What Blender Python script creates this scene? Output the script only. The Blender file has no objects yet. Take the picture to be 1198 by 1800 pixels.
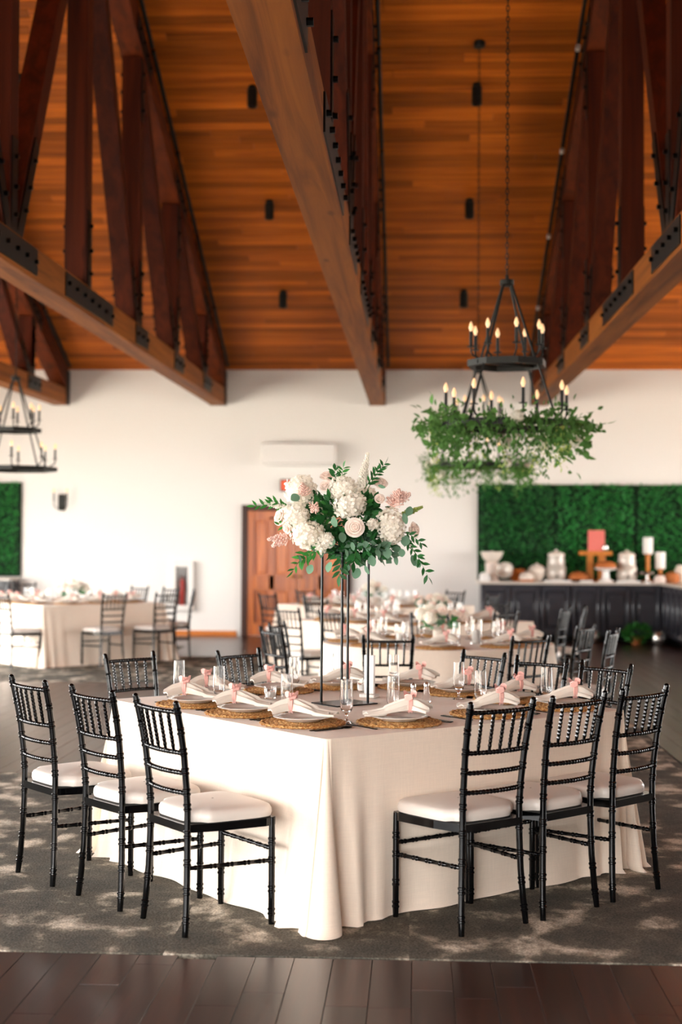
import bpy, math, random
from mathutils import Vector, Matrix
random.seed(7)
R = math.radians
scene = bpy.context.scene
COL = scene.collection

# ------------------------------------------------------------------ camera
FPX, IW, IH = 2500.0, 1198, 1800          # focal length in pixels (50 mm on a 24x36 frame, portrait)
CAM_H, YAW, ROLL, HOR = 1.54, R(2.93), R(0.35), 957.0
PITCH = math.atan((HOR - IH / 2) / FPX)
c_f = Vector((-math.sin(YAW) * math.cos(PITCH), math.cos(YAW) * math.cos(PITCH), math.sin(PITCH)))
c_r0 = Vector((math.cos(YAW), math.sin(YAW), 0)); c_u0 = c_r0.cross(c_f)
c_r = c_r0 * math.cos(ROLL) + c_u0 * math.sin(ROLL)
c_u = -c_r0 * math.sin(ROLL) + c_u0 * math.cos(ROLL)
CAM = Vector((0, 0, CAM_H))
cd = bpy.data.cameras.new('camera'); cam = bpy.data.objects.new('camera', cd); COL.objects.link(cam)
cam.matrix_world = Matrix(((c_r.x, c_u.x, -c_f.x, CAM.x), (c_r.y, c_u.y, -c_f.y, CAM.y), (c_r.z, c_u.z, -c_f.z, CAM.z), (0, 0, 0, 1)))
cd.sensor_fit = 'VERTICAL'; cd.sensor_height = 36; cd.sensor_width = 24; cd.lens = 50
cd.clip_start = 0.05; cd.clip_end = 300
cd.dof.use_dof = True; cd.dof.focus_distance = 6.45; cd.dof.aperture_fstop = 1.8
scene.camera = cam
def ray(px, py): return c_f + c_r * ((px - IW / 2) / FPX) - c_u * ((py - IH / 2) / FPX)
def onz(px, py, z=0.0):
    d = ray(px, py); return CAM + d * ((z - CAM.z) / d.z)
def ony(px, py, y):
    d = ray(px, py); return CAM + d * (y / d.y)

# ------------------------------------------------------------------ light
world = bpy.data.worlds.new('world'); scene.world = world; world.use_nodes = True
bg = world.node_tree.nodes['Background']
bg.inputs[0].default_value = (1.0, 0.992, 0.98, 1); bg.inputs[1].default_value = 11.0
vs = scene.view_settings
vs.view_transform = 'Standard'; vs.look = 'None'; vs.gamma = 1; vs.use_curve_mapping = False
vs.exposure = 0.64
def portal(loc, rot, sx, sy):
    l = bpy.data.lights.new('window_portal', 'AREA'); l.shape = 'RECTANGLE'; l.size = sx; l.size_y = sy
    l.cycles.is_portal = True
    o = bpy.data.objects.new('window_portal', l); COL.objects.link(o); o.location = loc; o.rotation_euler = rot
XL, XR, YF, YB = -8.8, 10.5, -1.7, 23.7     # inside faces of the hall
WIN_H = 3.1
LW1, FW0, FW1 = 21.3, -5.4, -0.2
portal((XL - 0.15, (YF + LW1) / 2, WIN_H / 2), (0, R(-90), 0), WIN_H, LW1 - YF)          # left openings
portal(((FW0 + FW1) / 2, YF - 0.15, WIN_H / 2), (R(90), 0, 0), FW1 - FW0, WIN_H)           # front openings
RW0, RW1 = 12.5, 22.5                        # stretch of openings in the right wall
portal((XR + 0.15, (RW0 + RW1) / 2, WIN_H / 2), (0, R(90), 0), WIN_H, RW1 - RW0)         # right openings

# ------------------------------------------------------------------ materials
def lin(h):
    h = h.lstrip('#'); out = []
    for i in (0, 2, 4):
        c = int(h[i:i + 2], 16) / 255
        out.append(c / 12.92 if c <= 0.04045 else ((c + 0.055) / 1.055) ** 2.4)
    return (*out, 1)
def base_mat(name):
    m = bpy.data.materials.new(name); m.use_nodes = True
    nt = m.node_tree; return m, nt, nt.nodes['Principled BSDF']
def simple(name, col, rough=0.5, metal=0.0, spec=0.5, coat=0.0, trans=0.0, ior=1.45, emit=0, var=0.0, sheen=0, nscale=30, bump=0.0, bscale=200):
    m, nt, b = base_mat(name); N, L = nt.nodes, nt.links
    c = lin(col) if isinstance(col, str) else (*col, 1)
    b.inputs['Base Color'].default_value = c; b.inputs['Roughness'].default_value = rough
    b.inputs['Metallic'].default_value = metal; b.inputs['Specular IOR Level'].default_value = spec
    b.inputs['Coat Weight'].default_value = coat; b.inputs['Transmission Weight'].default_value = trans
    b.inputs['IOR'].default_value = ior; b.inputs['Coat Roughness'].default_value = 0.08
    if sheen: b.inputs['Sheen Weight'].default_value = sheen
    if emit:
        b.inputs['Emission Color'].default_value = c; b.inputs['Emission Strength'].default_value = emit
    if var:
        oi = N.new('ShaderNodeObjectInfo'); tc = N.new('ShaderNodeTexCoord')
        ns = N.new('ShaderNodeTexNoise'); ns.inputs['Scale'].default_value = nscale; L.new(tc.outputs['Object'], ns.inputs['Vector'])
        ad = N.new('ShaderNodeMath'); ad.operation = 'ADD'; L.new(oi.outputs['Random'], ad.inputs[0]); L.new(ns.outputs[0], ad.inputs[1])
        mr = N.new('ShaderNodeMapRange'); mr.inputs[1].default_value = 0.2; mr.inputs[2].default_value = 1.7
        mr.inputs[3].default_value = 1 - var; mr.inputs[4].default_value = 1 + var; L.new(ad.outputs[0], mr.inputs[0])
        hs = N.new('ShaderNodeHueSaturation'); hs.inputs['Color'].default_value = c; L.new(mr.outputs[0], hs.inputs['Value'])
        L.new(hs.outputs[0], b.inputs['Base Color'])
    if bump:
        tc = N.new('ShaderNodeTexCoord'); ns = N.new('ShaderNodeTexNoise'); ns.inputs['Scale'].default_value = bscale
        L.new(tc.outputs['Object'], ns.inputs['Vector'])
        bp = N.new('ShaderNodeBump'); bp.inputs['Strength'].default_value = bump; bp.inputs['Distance'].default_value = 0.002
        L.new(ns.outputs[0], bp.inputs['Height']); L.new(bp.outputs[0], b.inputs['Normal'])
    return m
def wood(name, dark, light, axis, grain=14.0, along=0.6, rough=0.5, rnd=0.35, coat=0.0, spec=0.4, bump=0.15, knots=False):
    """grain streaks along a world axis; each object gets its own tone and its own piece of the grain"""
    m, nt, b = base_mat(name); N, L = nt.nodes, nt.links
    g = N.new('ShaderNodeNewGeometry'); oi = N.new('ShaderNodeObjectInfo')
    mul = N.new('ShaderNodeMath'); mul.operation = 'MULTIPLY'; mul.inputs[1].default_value = 57.3; L.new(oi.outputs['Random'], mul.inputs[0])
    va = N.new('ShaderNodeVectorMath'); va.operation = 'ADD'; L.new(g.outputs['Position'], va.inputs[0]); L.new(mul.outputs[0], va.inputs[1])
    mp = N.new('ShaderNodeMapping'); s = [grain] * 3; s[axis] = along; mp.inputs['Scale'].default_value = s; L.new(va.outputs[0], mp.inputs['Vector'])
    n1 = N.new('ShaderNodeTexNoise'); n1.inputs['Scale'].default_value = 1; n1.inputs['Detail'].default_value = 6
    n1.inputs['Roughness'].default_value = 0.62; n1.inputs['Distortion'].default_value = 0.8; L.new(mp.outputs[0], n1.inputs['Vector'])
    cr = N.new('ShaderNodeValToRGB'); cr.color_ramp.elements[0].position = 0.28; cr.color_ramp.elements[1].position = 0.72
    cr.color_ramp.elements[0].color = lin(dark); cr.color_ramp.elements[1].color = lin(light); L.new(n1.outputs[0], cr.inputs[0])
    mr = N.new('ShaderNodeMapRange'); mr.inputs[3].default_value = 1 - rnd; mr.inputs[4].default_value = 1 + rnd; L.new(oi.outputs['Random'], mr.inputs[0])
    hs = N.new('ShaderNodeHueSaturation'); L.new(cr.outputs[0], hs.inputs['Color']); L.new(mr.outputs[0], hs.inputs['Value'])
    out = hs.outputs[0]
    if knots:
        mk = N.new('ShaderNodeMapping'); sk = [5.0] * 3; sk[axis] = 1.6; mk.inputs['Scale'].default_value = sk; L.new(va.outputs[0], mk.inputs['Vector'])
        vo = N.new('ShaderNodeTexVoronoi'); vo.inputs['Scale'].default_value = 1; L.new(mk.outputs[0], vo.inputs['Vector'])
        kr = N.new('ShaderNodeMapRange'); kr.inputs[1].default_value = 0.05; kr.inputs[2].default_value = 0.16; kr.inputs[3].default_value = 0.25; kr.inputs[4].default_value = 1.0
        L.new(vo.outputs['Distance'], kr.inputs[0])
        mx = N.new('ShaderNodeMix'); mx.data_type = 'RGBA'; mx.inputs[6].default_value = lin(dark); L.new(kr.outputs[0], mx.inputs[0]); L.new(out, mx.inputs[7]); out = mx.outputs[2]
    L.new(out, b.inputs['Base Color'])
    b.inputs['Roughness'].default_value = rough; b.inputs['Specular IOR Level'].default_value = spec
    b.inputs['Coat Weight'].default_value = coat; b.inputs['Coat Roughness'].default_value = 0.15
    bp = N.new('ShaderNodeBump'); bp.inputs['Strength'].default_value = bump; bp.inputs['Distance'].default_value = 0.004
    L.new(n1.outputs[0], bp.inputs['Height']); L.new(bp.outputs[0], b.inputs['Normal'])
    return m
MT = {}
MT['wall'] = simple('painted_wall', '#ece7e1', 0.75, bump=0.05, bscale=40)
MT['board'] = wood('ceiling_board', '#8c400c', '#d27019', 0, 26, 0.7, 0.55, 0.4, 0.0, 0.18)
MT['backing'] = simple('board_backing', '#140a05', 0.9)
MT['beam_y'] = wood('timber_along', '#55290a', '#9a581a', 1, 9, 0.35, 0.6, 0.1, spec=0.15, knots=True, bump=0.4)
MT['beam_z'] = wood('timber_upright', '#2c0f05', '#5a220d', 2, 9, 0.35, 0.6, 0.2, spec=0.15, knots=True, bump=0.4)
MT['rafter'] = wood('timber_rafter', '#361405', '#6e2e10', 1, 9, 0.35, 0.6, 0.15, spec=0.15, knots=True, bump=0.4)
MT['steel'] = simple('black_steel', '#131413', 0.5, 0.3, 0.3)
MT['bolt'] = simple('bolt_black', '#0d0d0d', 0.4, 0.7)
MT['plank'] = wood('floor_plank', '#1d0b06', '#3d1a0e', 1, 18, 0.8, 0.3, 0.3, coat=0.15, spec=0.35, bump=0.25)
MT['subfloor'] = simple('subfloor', '#0b0604', 0.8)
MT['black'] = simple('black_lacquer', '#040405', 0.09, 0.0, 0.42)
MT['cushion'] = simple('ivory_vinyl', '#d9cfc6', 0.38, sheen=0.1, bump=0.08, bscale=300)
MT['iron'] = simple('chandelier_iron', '#22221f', 0.5, 0.5)
MT['bulb'] = simple('lit_bulb', '#ffcf9a', 0.15, emit=0.45)
MT['glass'] = simple('clear_glass', '#ffffff', 0.02, trans=1.0, ior=1.45)
MT['china'] = simple('white_china', '#e6e0da', 0.2, coat=0.3)
MT['napkin'] = simple('ivory_napkin', '#e6dccf', 0.85, sheen=0.2, bump=0.2, bscale=900)
MT['pink'] = simple('pink_ribbon', '#ecb3a8', 0.8, sheen=0.2, var=0.2)
MT['rattan'] = simple('woven_seagrass', '#c4893e', 0.7, var=0.35, nscale=60, bump=0.6, bscale=120)
MT['cutlery'] = simple('black_cutlery', '#0c0c0d', 0.22, 0.6)
MT['wax'] = simple('white_wax', '#f1ece4', 0.5)
MT['white'] = simple('white_plastic', '#e9e4de', 0.45)
MT['door'] = wood('door_wood', '#7c300a', '#d27322', 2, 12, 0.5, 0.35, 0.15, coat=0.2)
MT['door_dark'] = wood('door_frame_wood', '#2c1409', '#45200f', 2, 12, 0.5, 0.45, 0.1)
MT['base'] = wood('baseboard_wood', '#b9621f', '#d98238', 0, 12, 0.5, 0.4, 0.1)
MT['hedge'] = simple('boxwood_leaf', '#2c8238', 0.6, var=0.45, nscale=25)
MT['hedge_back'] = simple('boxwood_backing', '#0b2a12', 0.9)
MT['cab'] = simple('charcoal_cabinet', '#2e2d34', 0.3, coat=0.3)
MT['stone'] = simple('pale_stone_top', '#cfc3b6', 0.3, var=0.1)
MT['leaf'] = simple('green_leaf', '#2b6d2c', 0.4, var=0.45)
MT['leaf_dark'] = simple('dark_leaf', '#1c4a24', 0.38, var=0.45)
MT['euca'] = simple('eucalyptus_leaf', '#82a58c', 0.5, var=0.3)
MT['lime'] = simple('lime_trail', '#a3b15c', 0.6, var=0.35)
MT['garland'] = simple('garland_leaf', '#56803f', 0.5, var=0.5)
MT['hyd'] = simple('hydrangea_petal', '#f3ebd9', 0.6, var=0.08, nscale=8)
MT['rose'] = simple('blush_rose', '#f6dccd', 0.6, var=0.1, nscale=12)
MT['astilbe'] = simple('pink_astilbe', '#f0c8bb', 0.7, var=0.15)
MT['stem'] = simple('green_stem', '#44602f', 0.6)
def petal(name, col, var, tr, nscale=12, rough=0.6):
    m = simple(name, col, rough, spec=0.25, var=var, nscale=nscale); nt = m.node_tree; N, L = nt.nodes, nt.links
    b = N['Principled BSDF']; out = N['Material Output']; t = N.new('ShaderNodeBsdfTranslucent'); mx = N.new('ShaderNodeMixShader'); mx.inputs[0].default_value = tr
    L.new(b.inputs['Base Color'].links[0].from_socket, t.inputs['Color']); L.new(b.outputs[0], mx.inputs[1]); L.new(t.outputs[0], mx.inputs[2]); L.new(mx.outputs[0], out.inputs[0])
    return m
MT['hyd'] = petal('hydrangea_petal', '#fffaf0', 0.05, 0.4, 8)
MT['rose'] = petal('blush_rose', '#fff0e6', 0.05, 0.4)
MT['astilbe'] = petal('pink_astilbe', '#fbdcd0', 0.1, 0.3)
MT['leaf'] = petal('green_leaf', '#3c8238', 0.4, 0.25, 12, 0.4)
MT['leaf_dark'] = petal('dark_leaf', '#2a5f2f', 0.4, 0.2, 12, 0.4)
MT['euca'] = petal('eucalyptus_leaf', '#6c9176', 0.35, 0.2)
MT['garland'] = petal('garland_leaf', '#5c8844', 0.45, 0.3)
MT['lime'] = petal('lime_trail', '#a9b862', 0.3, 0.35)
def rattan():
    m, nt, b = base_mat('woven_seagrass'); N, L = nt.nodes, nt.links; tc = N.new('ShaderNodeTexCoord')
    v = N.new('ShaderNodeTexVoronoi'); v.inputs['Scale'].default_value = 110; L.new(tc.outputs['Object'], v.inputs['Vector'])
    cr = N.new('ShaderNodeValToRGB'); cr.color_ramp.elements[0].color = lin('#f2c988'); cr.color_ramp.elements[1].color = lin('#a5682a'); cr.color_ramp.elements[0].position = 0.1; cr.color_ramp.elements[1].position = 0.75
    L.new(v.outputs['Distance'], cr.inputs[0]); L.new(cr.outputs[0], b.inputs['Base Color']); b.inputs['Roughness'].default_value = 0.6
    bp = N.new('ShaderNodeBump'); bp.invert = True; bp.inputs['Strength'].default_value = 0.8; bp.inputs['Distance'].default_value = 0.004; L.new(v.outputs['Distance'], bp.inputs['Height']); L.new(bp.outputs[0], b.inputs['Normal'])
    return m
MT['rattan'] = rattan()
MT['rod'] = simple('stand_black_rod', '#101211', 0.3, 0.6)
MT['gold'] = simple('brass', '#b58a48', 0.3, 0.9)
MT['woodobj'] = wood('orange_wood', '#a85c22', '#d48a3c', 2, 14, 0.8, 0.4, 0.2)
MT['bread'] = simple('crust', '#a9602c', 0.7, var=0.3, nscale=14)
MT['silver'] = simple('silver', '#cfcac4', 0.2, 0.9)
MT['jar'] = simple('frosted_jar', '#c9beb2', 0.25, 0.1, var=0.25, nscale=9)
MT['signpink'] = simple('coral_card', '#dd7468', 0.6)
MT['red'] = simple('red_enamel', '#c8322c', 0.35)
MT['cream'] = simple('cream_ceramic', '#e4d6c8', 0.35)
# tablecloth: slubby linen
def cloth_mat():
    m, nt, b = base_mat('blush_linen'); N, L = nt.nodes, nt.links
    g = N.new('ShaderNodeTexCoord')
    mp = N.new('ShaderNodeMapping'); mp.inputs['Scale'].default_value = (240, 240, 14); L.new(g.outputs['Object'], mp.inputs[0])
    n = N.new('ShaderNodeTexNoise'); n.inputs['Scale'].default_value = 1; n.inputs['Detail'].default_value = 3; L.new(mp.outputs[0], n.inputs[0])
    mp2 = N.new('ShaderNodeMapping'); mp2.inputs['Scale'].default_value = (12, 12, 420); L.new(g.outputs['Object'], mp2.inputs[0])
    n2 = N.new('ShaderNodeTexNoise'); n2.inputs['Scale'].default_value = 1; L.new(mp2.outputs[0], n2.inputs[0])
    ad = N.new('ShaderNodeMath'); ad.operation = 'ADD'; L.new(n.outputs[0], ad.inputs[0]); L.new(n2.outputs[0], ad.inputs[1])
    cr = N.new('ShaderNodeMapRange'); cr.inputs[1].default_value = 0.6; cr.inputs[2].default_value = 1.4; cr.inputs[3].default_value = 0.93; cr.inputs[4].default_value = 1.05; L.new(ad.outputs[0], cr.inputs[0])
    hs = N.new('ShaderNodeHueSaturation'); hs.inputs['Color'].default_value = lin('#ecdac8'); L.new(cr.outputs[0], hs.inputs['Value']); L.new(hs.outputs[0], b.inputs['Base Color'])
    b.inputs['Roughness'].default_value = 0.85; b.inputs['Sheen Weight'].default_value = 0.15
    bp = N.new('ShaderNodeBump'); bp.inputs['Strength'].default_value = 0.25; bp.inputs['Distance'].default_value = 0.001; L.new(ad.outputs[0], bp.inputs['Height']); L.new(bp.outputs[0], b.inputs['Normal'])
    return m
MT['cloth'] = cloth_mat()
def carpet_mat():
    m, nt, b = base_mat('patterned_carpet'); N, L = nt.nodes, nt.links
    g = N.new('ShaderNodeNewGeometry'); oi = N.new('ShaderNodeObjectInfo')
    ml = N.new('ShaderNodeMath'); ml.operation = 'MULTIPLY'; ml.inputs[1].default_value = 0.5; L.new(oi.outputs['Random'], ml.inputs[0])
    va = N.new('ShaderNodeVectorMath'); L.new(g.outputs['Position'], va.inputs[0]); L.new(ml.outputs[0], va.inputs[1])
    mp = N.new('ShaderNodeMapping'); mp.inputs['Scale'].default_value = (4.2, 3.4, 1); L.new(va.outputs[0], mp.inputs[0])
    n = N.new('ShaderNodeTexNoise'); n.inputs['Scale'].default_value = 1; n.inputs['Detail'].default_value = 5; n.inputs['Roughness'].default_value = 0.55; n.inputs['Distortion'].default_value = 0.15; L.new(mp.outputs[0], n.inputs[0])
    cr = N.new('ShaderNodeValToRGB'); e = cr.color_ramp.elements
    e[0].position = 0.40; e[0].color = lin('#4c4942'); e[1].position = 0.65; e[1].color = lin('#c6bcac')
    x = cr.color_ramp.elements.new(0.52); x.color = lin('#5c574d'); x = cr.color_ramp.elements.new(0.58); x.color = lin('#91887a')
    L.new(n.outputs[0], cr.inputs[0])
    f = N.new('ShaderNodeTexNoise'); f.inputs['Scale'].default_value = 120; f.inputs['Detail'].default_value = 4; L.new(g.outputs['Position'], f.inputs[0])
    mr = N.new('ShaderNodeMapRange'); mr.inputs[1].default_value = 0.3; mr.inputs[2].default_value = 0.7; mr.inputs[3].default_value = 0.5; mr.inputs[4].default_value = 1.6; L.new(f.outputs[0], mr.inputs[0])
    hs = N.new('ShaderNodeHueSaturation'); L.new(cr.outputs[0], hs.inputs['Color']); L.new(mr.outputs[0], hs.inputs['Value']); L.new(hs.outputs[0], b.inputs['Base Color'])
    b.inputs['Roughness'].default_value = 0.95; b.inputs['Specular IOR Level'].default_value = 0.15
    bp = N.new('ShaderNodeBump'); bp.inputs['Strength'].default_value = 0.6; bp.inputs['Distance'].default_value = 0.004; L.new(f.outputs[0], bp.inputs['Height']); L.new(bp.outputs[0], b.inputs['Normal'])
    return m
MT['carpet'] = carpet_mat()

# ------------------------------------------------------------------ mesh helpers
class MB:
    def __init__(s): s.v = []; s.f = []
    def add(s, vs_, fs):
        o = len(s.v); s.v += [tuple(p) for p in vs_]; s.f += [tuple(i + o for i in f) for f in fs]; return s
    def box(s, x0, x1, y0, y1, z0, z1):
        return s.add([(x0, y0, z0), (x1, y0, z0), (x1, y1, z0), (x0, y1, z0), (x0, y0, z1), (x1, y0, z1), (x1, y1, z1), (x0, y1, z1)],
                     [(0, 3, 2, 1), (4, 5, 6, 7), (0, 1, 5, 4), (1, 2, 6, 5), (2, 3, 7, 6), (3, 0, 4, 7)])
    def bbox(s, x0, x1, y0, y1, z0, z1, b=0.006):
        """box with chamfered edges"""
        P = []
        for (x, sx) in ((x0, 1), (x1, -1)):
            for (y, sy) in ((y0, 1), (y1, -1)):
                for (z, sz) in ((z0, 1), (z1, -1)):
                    P += [(x + sx * b, y + sy * b, z), (x + sx * b, y, z + sz * b), (x, y + sy * b, z + sz * b)]
        idx = lambda i, j, k, a: ((i * 2 + j) * 2 + k) * 3 + a
        F = []
        for k in (0, 1): F.append([idx(0, 0, k, 0), idx(1, 0, k, 0), idx(1, 1, k, 0), idx(0, 1, k, 0)])
        for j in (0, 1): F.append([idx(0, j, 0, 1), idx(1, j, 0, 1), idx(1, j, 1, 1), idx(0, j, 1, 1)])
        for i in (0, 1): F.append([idx(i, 0, 0, 2), idx(i, 1, 0, 2), idx(i, 1, 1, 2), idx(i, 0, 1, 2)])
        for j in (0, 1):
            for k in (0, 1): F.append([idx(0, j, k, 0), idx(1, j, k, 0), idx(1, j, k, 1), idx(0, j, k, 1)])
        for i in (0, 1):
            for k in (0, 1): F.append([idx(i, 0, k, 0), idx(i, 1, k, 0), idx(i, 1, k, 2), idx(i, 0, k, 2)])
        for i in (0, 1):
            for j in (0, 1): F.append([idx(i, j, 0, 1), idx(i, j, 1, 1), idx(i, j, 1, 2), idx(i, j, 0, 2)])
        for i in (0, 1):
            for j in (0, 1):
                for k in (0, 1): F.append([idx(i, j, k, 0), idx(i, j, k, 1), idx(i, j, k, 2)])
        c = Vector(((x0 + x1) / 2, (y0 + y1) / 2, (z0 + z1) / 2)); G = []
        for f in F:
            a, b_, d = (Vector(P[f[q]]) for q in (0, 1, 2))
            m = sum((Vector(P[q]) for q in f), Vector()) / len(f)
            G.append(f if (b_ - a).cross(d - a).dot(m - c) > 0 else f[::-1])
        return s.add(P, G)
    def prism(s, poly, axis, a0, a1):
        """extrude a 2D polygon along an axis; poly coordinates are the two other axes in order"""
        n = len(poly)
        def P(q, a):
            return (a, q[0], q[1]) if axis == 0 else ((q[0], a, q[1]) if axis == 1 else (q[0], q[1], a))
        vs_ = [P(q, a0) for q in poly] + [P(q, a1) for q in poly]
        area = sum(poly[i][0] * poly[(i + 1) % n][1] - poly[(i + 1) % n][0] * poly[i][1] for i in range(n))
        flip = (area > 0) != (axis == 1)
        fs = [tuple(range(n))[::-1], tuple(range(n, 2 * n))] + [(i, (i + 1) % n, n + (i + 1) % n, n + i) for i in range(n)]
        if (a1 > a0) != flip: fs = [f[::-1] for f in fs]
        return s.add(vs_, fs)
    def tube(s, pts, rad, n=8, cap=True, up=None):
        pts = [Vector(p) for p in pts]; k = len(pts)
        if not hasattr(rad, '__len__'): rad = [rad] * k
        vs_ = []; prev = None
        for i, p in enumerate(pts):
            t = (pts[min(i + 1, k - 1)] - pts[max(i - 1, 0)])
            t = t.normalized() if t.length > 1e-9 else Vector((0, 0, 1))
            if prev is None:
                a = Vector((1, 0, 0)) if abs(t.x) < 0.8 else Vector((0, 1, 0))
                e = (a - t * a.dot(t)).normalized()
            else:
                e = prev - t * prev.dot(t); e = e.normalized() if e.length > 1e-6 else prev
            prev = e; g = t.cross(e)
            for j in range(n):
                w = 2 * math.pi * (j + 0.5) / n; vs_.append(p + (e * math.cos(w) + g * math.sin(w)) * rad[i])
        fs = [(i * n + j, i * n + (j + 1) % n, (i + 1) * n + (j + 1) % n, (i + 1) * n + j) for i in range(k - 1) for j in range(n)]
        if cap: fs += [tuple(range(n))[::-1], tuple((k - 1) * n + j for j in range(n))]
        return s.add(vs_, fs)
    def lathe(s, prof, n=24, c=(0, 0, 0)):
        k = len(prof); vs_ = []
        for r, z in prof:
            for j in range(n):
                w = 2 * math.pi * j / n; vs_.append((c[0] + r * math.cos(w), c[1] + r * math.sin(w), c[2] + z))
        fs = [(i * n + j, i * n + (j + 1) % n, (i + 1) * n + (j + 1) % n, (i + 1) * n + j) for i in range(k - 1) for j in range(n)]
        if prof[0][0] > 1e-5: fs.append(tuple(range(n))[::-1])
        if prof[-1][0] > 1e-5: fs.append(tuple((k - 1) * n + j for j in range(n)))
        return s.add(vs_, fs)
    def grid(s, P, closed=False):
        """P: rows of points"""
        r, c = len(P), len(P[0])
        fs = [(i * c + j, i * c + (j + 1) % c, (i + 1) * c + (j + 1) % c, (i + 1) * c + j) for i in range(r - 1) for j in range(c if closed else c - 1)]
        return s.add([p for row in P for p in row], fs)
    def ball(s, c, r, n=8, m=6, sq=(1, 1, 1)):
        P = []
        for i in range(m + 1):
            a = math.pi * i / m
            P.append([(c[0] + r * sq[0] * math.sin(a) * math.cos(2 * math.pi * j / n), c[1] + r * sq[1] * math.sin(a) * math.sin(2 * math.pi * j / n), c[2] - r * sq[2] * math.cos(a)) for j in range(n)])
        return s.grid(P, True)
    def mesh(s, name, mat, smooth=40):
        me = bpy.data.meshes.new(name); me.from_pydata(s.v, [], s.f); me.update()
        if smooth:
            me.polygons.foreach_set('use_smooth', [True] * len(me.polygons)); me.set_sharp_from_angle(angle=R(smooth))
        me.materials.append(MT[mat] if isinstance(mat, str) else mat)
        return me
    def obj(s, name, mat, parent=None, loc=(0, 0, 0), rot=(0, 0, 0), smooth=40):
        return inst(name, s.mesh(name, mat, smooth), parent, loc, rot)
def inst(name, me, parent=None, loc=(0, 0, 0), rot=(0, 0, 0), scale=(1, 1, 1)):
    o = bpy.data.objects.new(name, me); COL.objects.link(o)
    if parent: o.parent = parent
    o.location = loc; o.rotation_euler = rot; o.scale = scale
    return o
def tag(o, label, cat, group=None, kind=None):
    if label: o['label'] = label
    if cat: o['category'] = cat
    if group: o['group'] = group
    if kind: o['kind'] = kind
    return o
def thing(name, label, cat, loc=(0, 0, 0), rotz=0.0, group=None):
    o = bpy.data.objects.new(name, None); COL.objects.link(o); o.location = loc; o.rotation_euler = (0, 0, rotz)
    o.empty_display_size = 0.1
    return tag(o, label, cat, group)
def struct(o): o['kind'] = 'structure'; return o
def stuff(o): o['kind'] = 'stuff'; return o
def dup(root, loc, rotz, label, group=None):
    r = root.copy(); COL.objects.link(r); r.location = loc; r.rotation_euler = (0, 0, rotz); r['label'] = label
    if group: r['group'] = group
    for ch in root.children:
        c = ch.copy(); COL.objects.link(c); c.parent = r
        for g in ch.children:
            d = g.copy(); COL.objects.link(d); d.parent = c
    return r
rr = random.uniform
def vdir(d):
    """rotation that turns +Z to direction d, with a random spin"""
    q = Vector(d).normalized().to_track_quat('Z', 'Y'); return q

# ------------------------------------------------------------------ room shell
TAN = 0.412; ZEAVE = 4.46; YR = 11.0
def zc(y): return ZEAVE + TAN * (YB - y) if y >= YR else ZEAVE + TAN * (YB - YR) - TAN * (YR - y)
ZR = zc(YR)
floor = struct(MB().box(XL - 0.3, XR + 0.3, YF - 0.3, YB + 0.3, -0.2, -0.016).obj('floor', 'subfloor'))
wb = MB().box(XL - 0.3, XR + 0.3, YB, YB + 0.25, -0.016, ZEAVE + 0.05).obj('wall_back', 'wall'); struct(wb)
m = MB().box(XL - 0.3, XR + 0.3, YF - 0.25, YF, WIN_H, zc(YF) + 0.05); m.box(FW1, XR + 0.3, YF - 0.25, YF, -0.016, WIN_H); m.box(XL - 0.3, FW0, YF - 0.25, YF, -0.016, WIN_H)
m.box((FW0 + FW1) / 2 - 0.15, (FW0 + FW1) / 2 + 0.15, YF - 0.25, YF, -0.016, WIN_H)
struct(m.obj('wall_front', 'wall'))
for side, X0, X1 in (('left', XL - 0.25, XL), ('right', XR, XR + 0.25)):
    m = MB().prism([(YF, WIN_H), (YB, WIN_H), (YB, zc(YB) + 0.05), (YR, ZR + 0.05), (YF, zc(YF) + 0.05)], 0, X0, X1)
    if side == 'left':
        m.box(X0, X1, LW1, YB, -0.016, WIN_H)
        for y in [YF + 0.2 + i * (LW1 - YF) / 6 for i in range(6)]: m.box(X0, X1, y - 0.2, y + 0.2, -0.016, WIN_H)
    else:
        m.box(X0, X1, YF, RW0, -0.016, WIN_H); m.box(X0, X1, RW1, YB, -0.016, WIN_H)
        for i in range(1, 4): m.box(X0, X1, RW0 + i * 2.5 - 0.15, RW0 + i * 2.5 + 0.15, -0.016, WIN_H)
    struct(m.obj('wall_' + side, 'wall'))
m = MB()
m.prism([(YB + 0.3, zc(YB) - TAN * 0.3 + 0.03), (YR, ZR + 0.03), (YF - 0.3, zc(YF) - TAN * 0.3 + 0.03), (YF - 0.3, zc(YF) + 0.3), (YR, ZR + 0.35), (YB + 0.3, zc(YB) + 0.3)], 0, XL - 0.3, XR + 0.3)
ceil = struct(m.obj('ceiling', 'backing'))
# ceiling boards: far slope one by one, near slope (behind and above the camera) as one run
ang = math.atan(TAN); BW = 0.135
bm_board = MB().bbox(-0.5, 0.5, -BW / 2 + 0.002, BW / 2 - 0.002, 0, 0.026, 0.0045).mesh('ceiling_board', 'board', 0)
sl = 0.0; row = 0
while True:
    y = YB - (sl + BW / 2) * math.cos(ang)
    if y < 14.9: break
    x = -7.6 - rr(0, 2.5)
    while x < 4.9:
        ln = rr(2.2, 5.2)
        inst('ceiling_board', bm_board, ceil, (x + ln / 2, y, zc(y) - 0.004), (-ang, 0, 0), (ln - 0.003, 1, 1))
        x += ln
    sl += BW; row += 1
m = MB()
for (ya, yb) in ((14.88, YR), (YR, YF)):
    for X0, X1 in ((XL, XR),):
        m.add([(X0, ya, zc(ya)), (X1, ya, zc(ya)), (X1, yb, zc(yb)), (X0, yb, zc(yb))], [(0, 1, 2, 3)])
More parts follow.
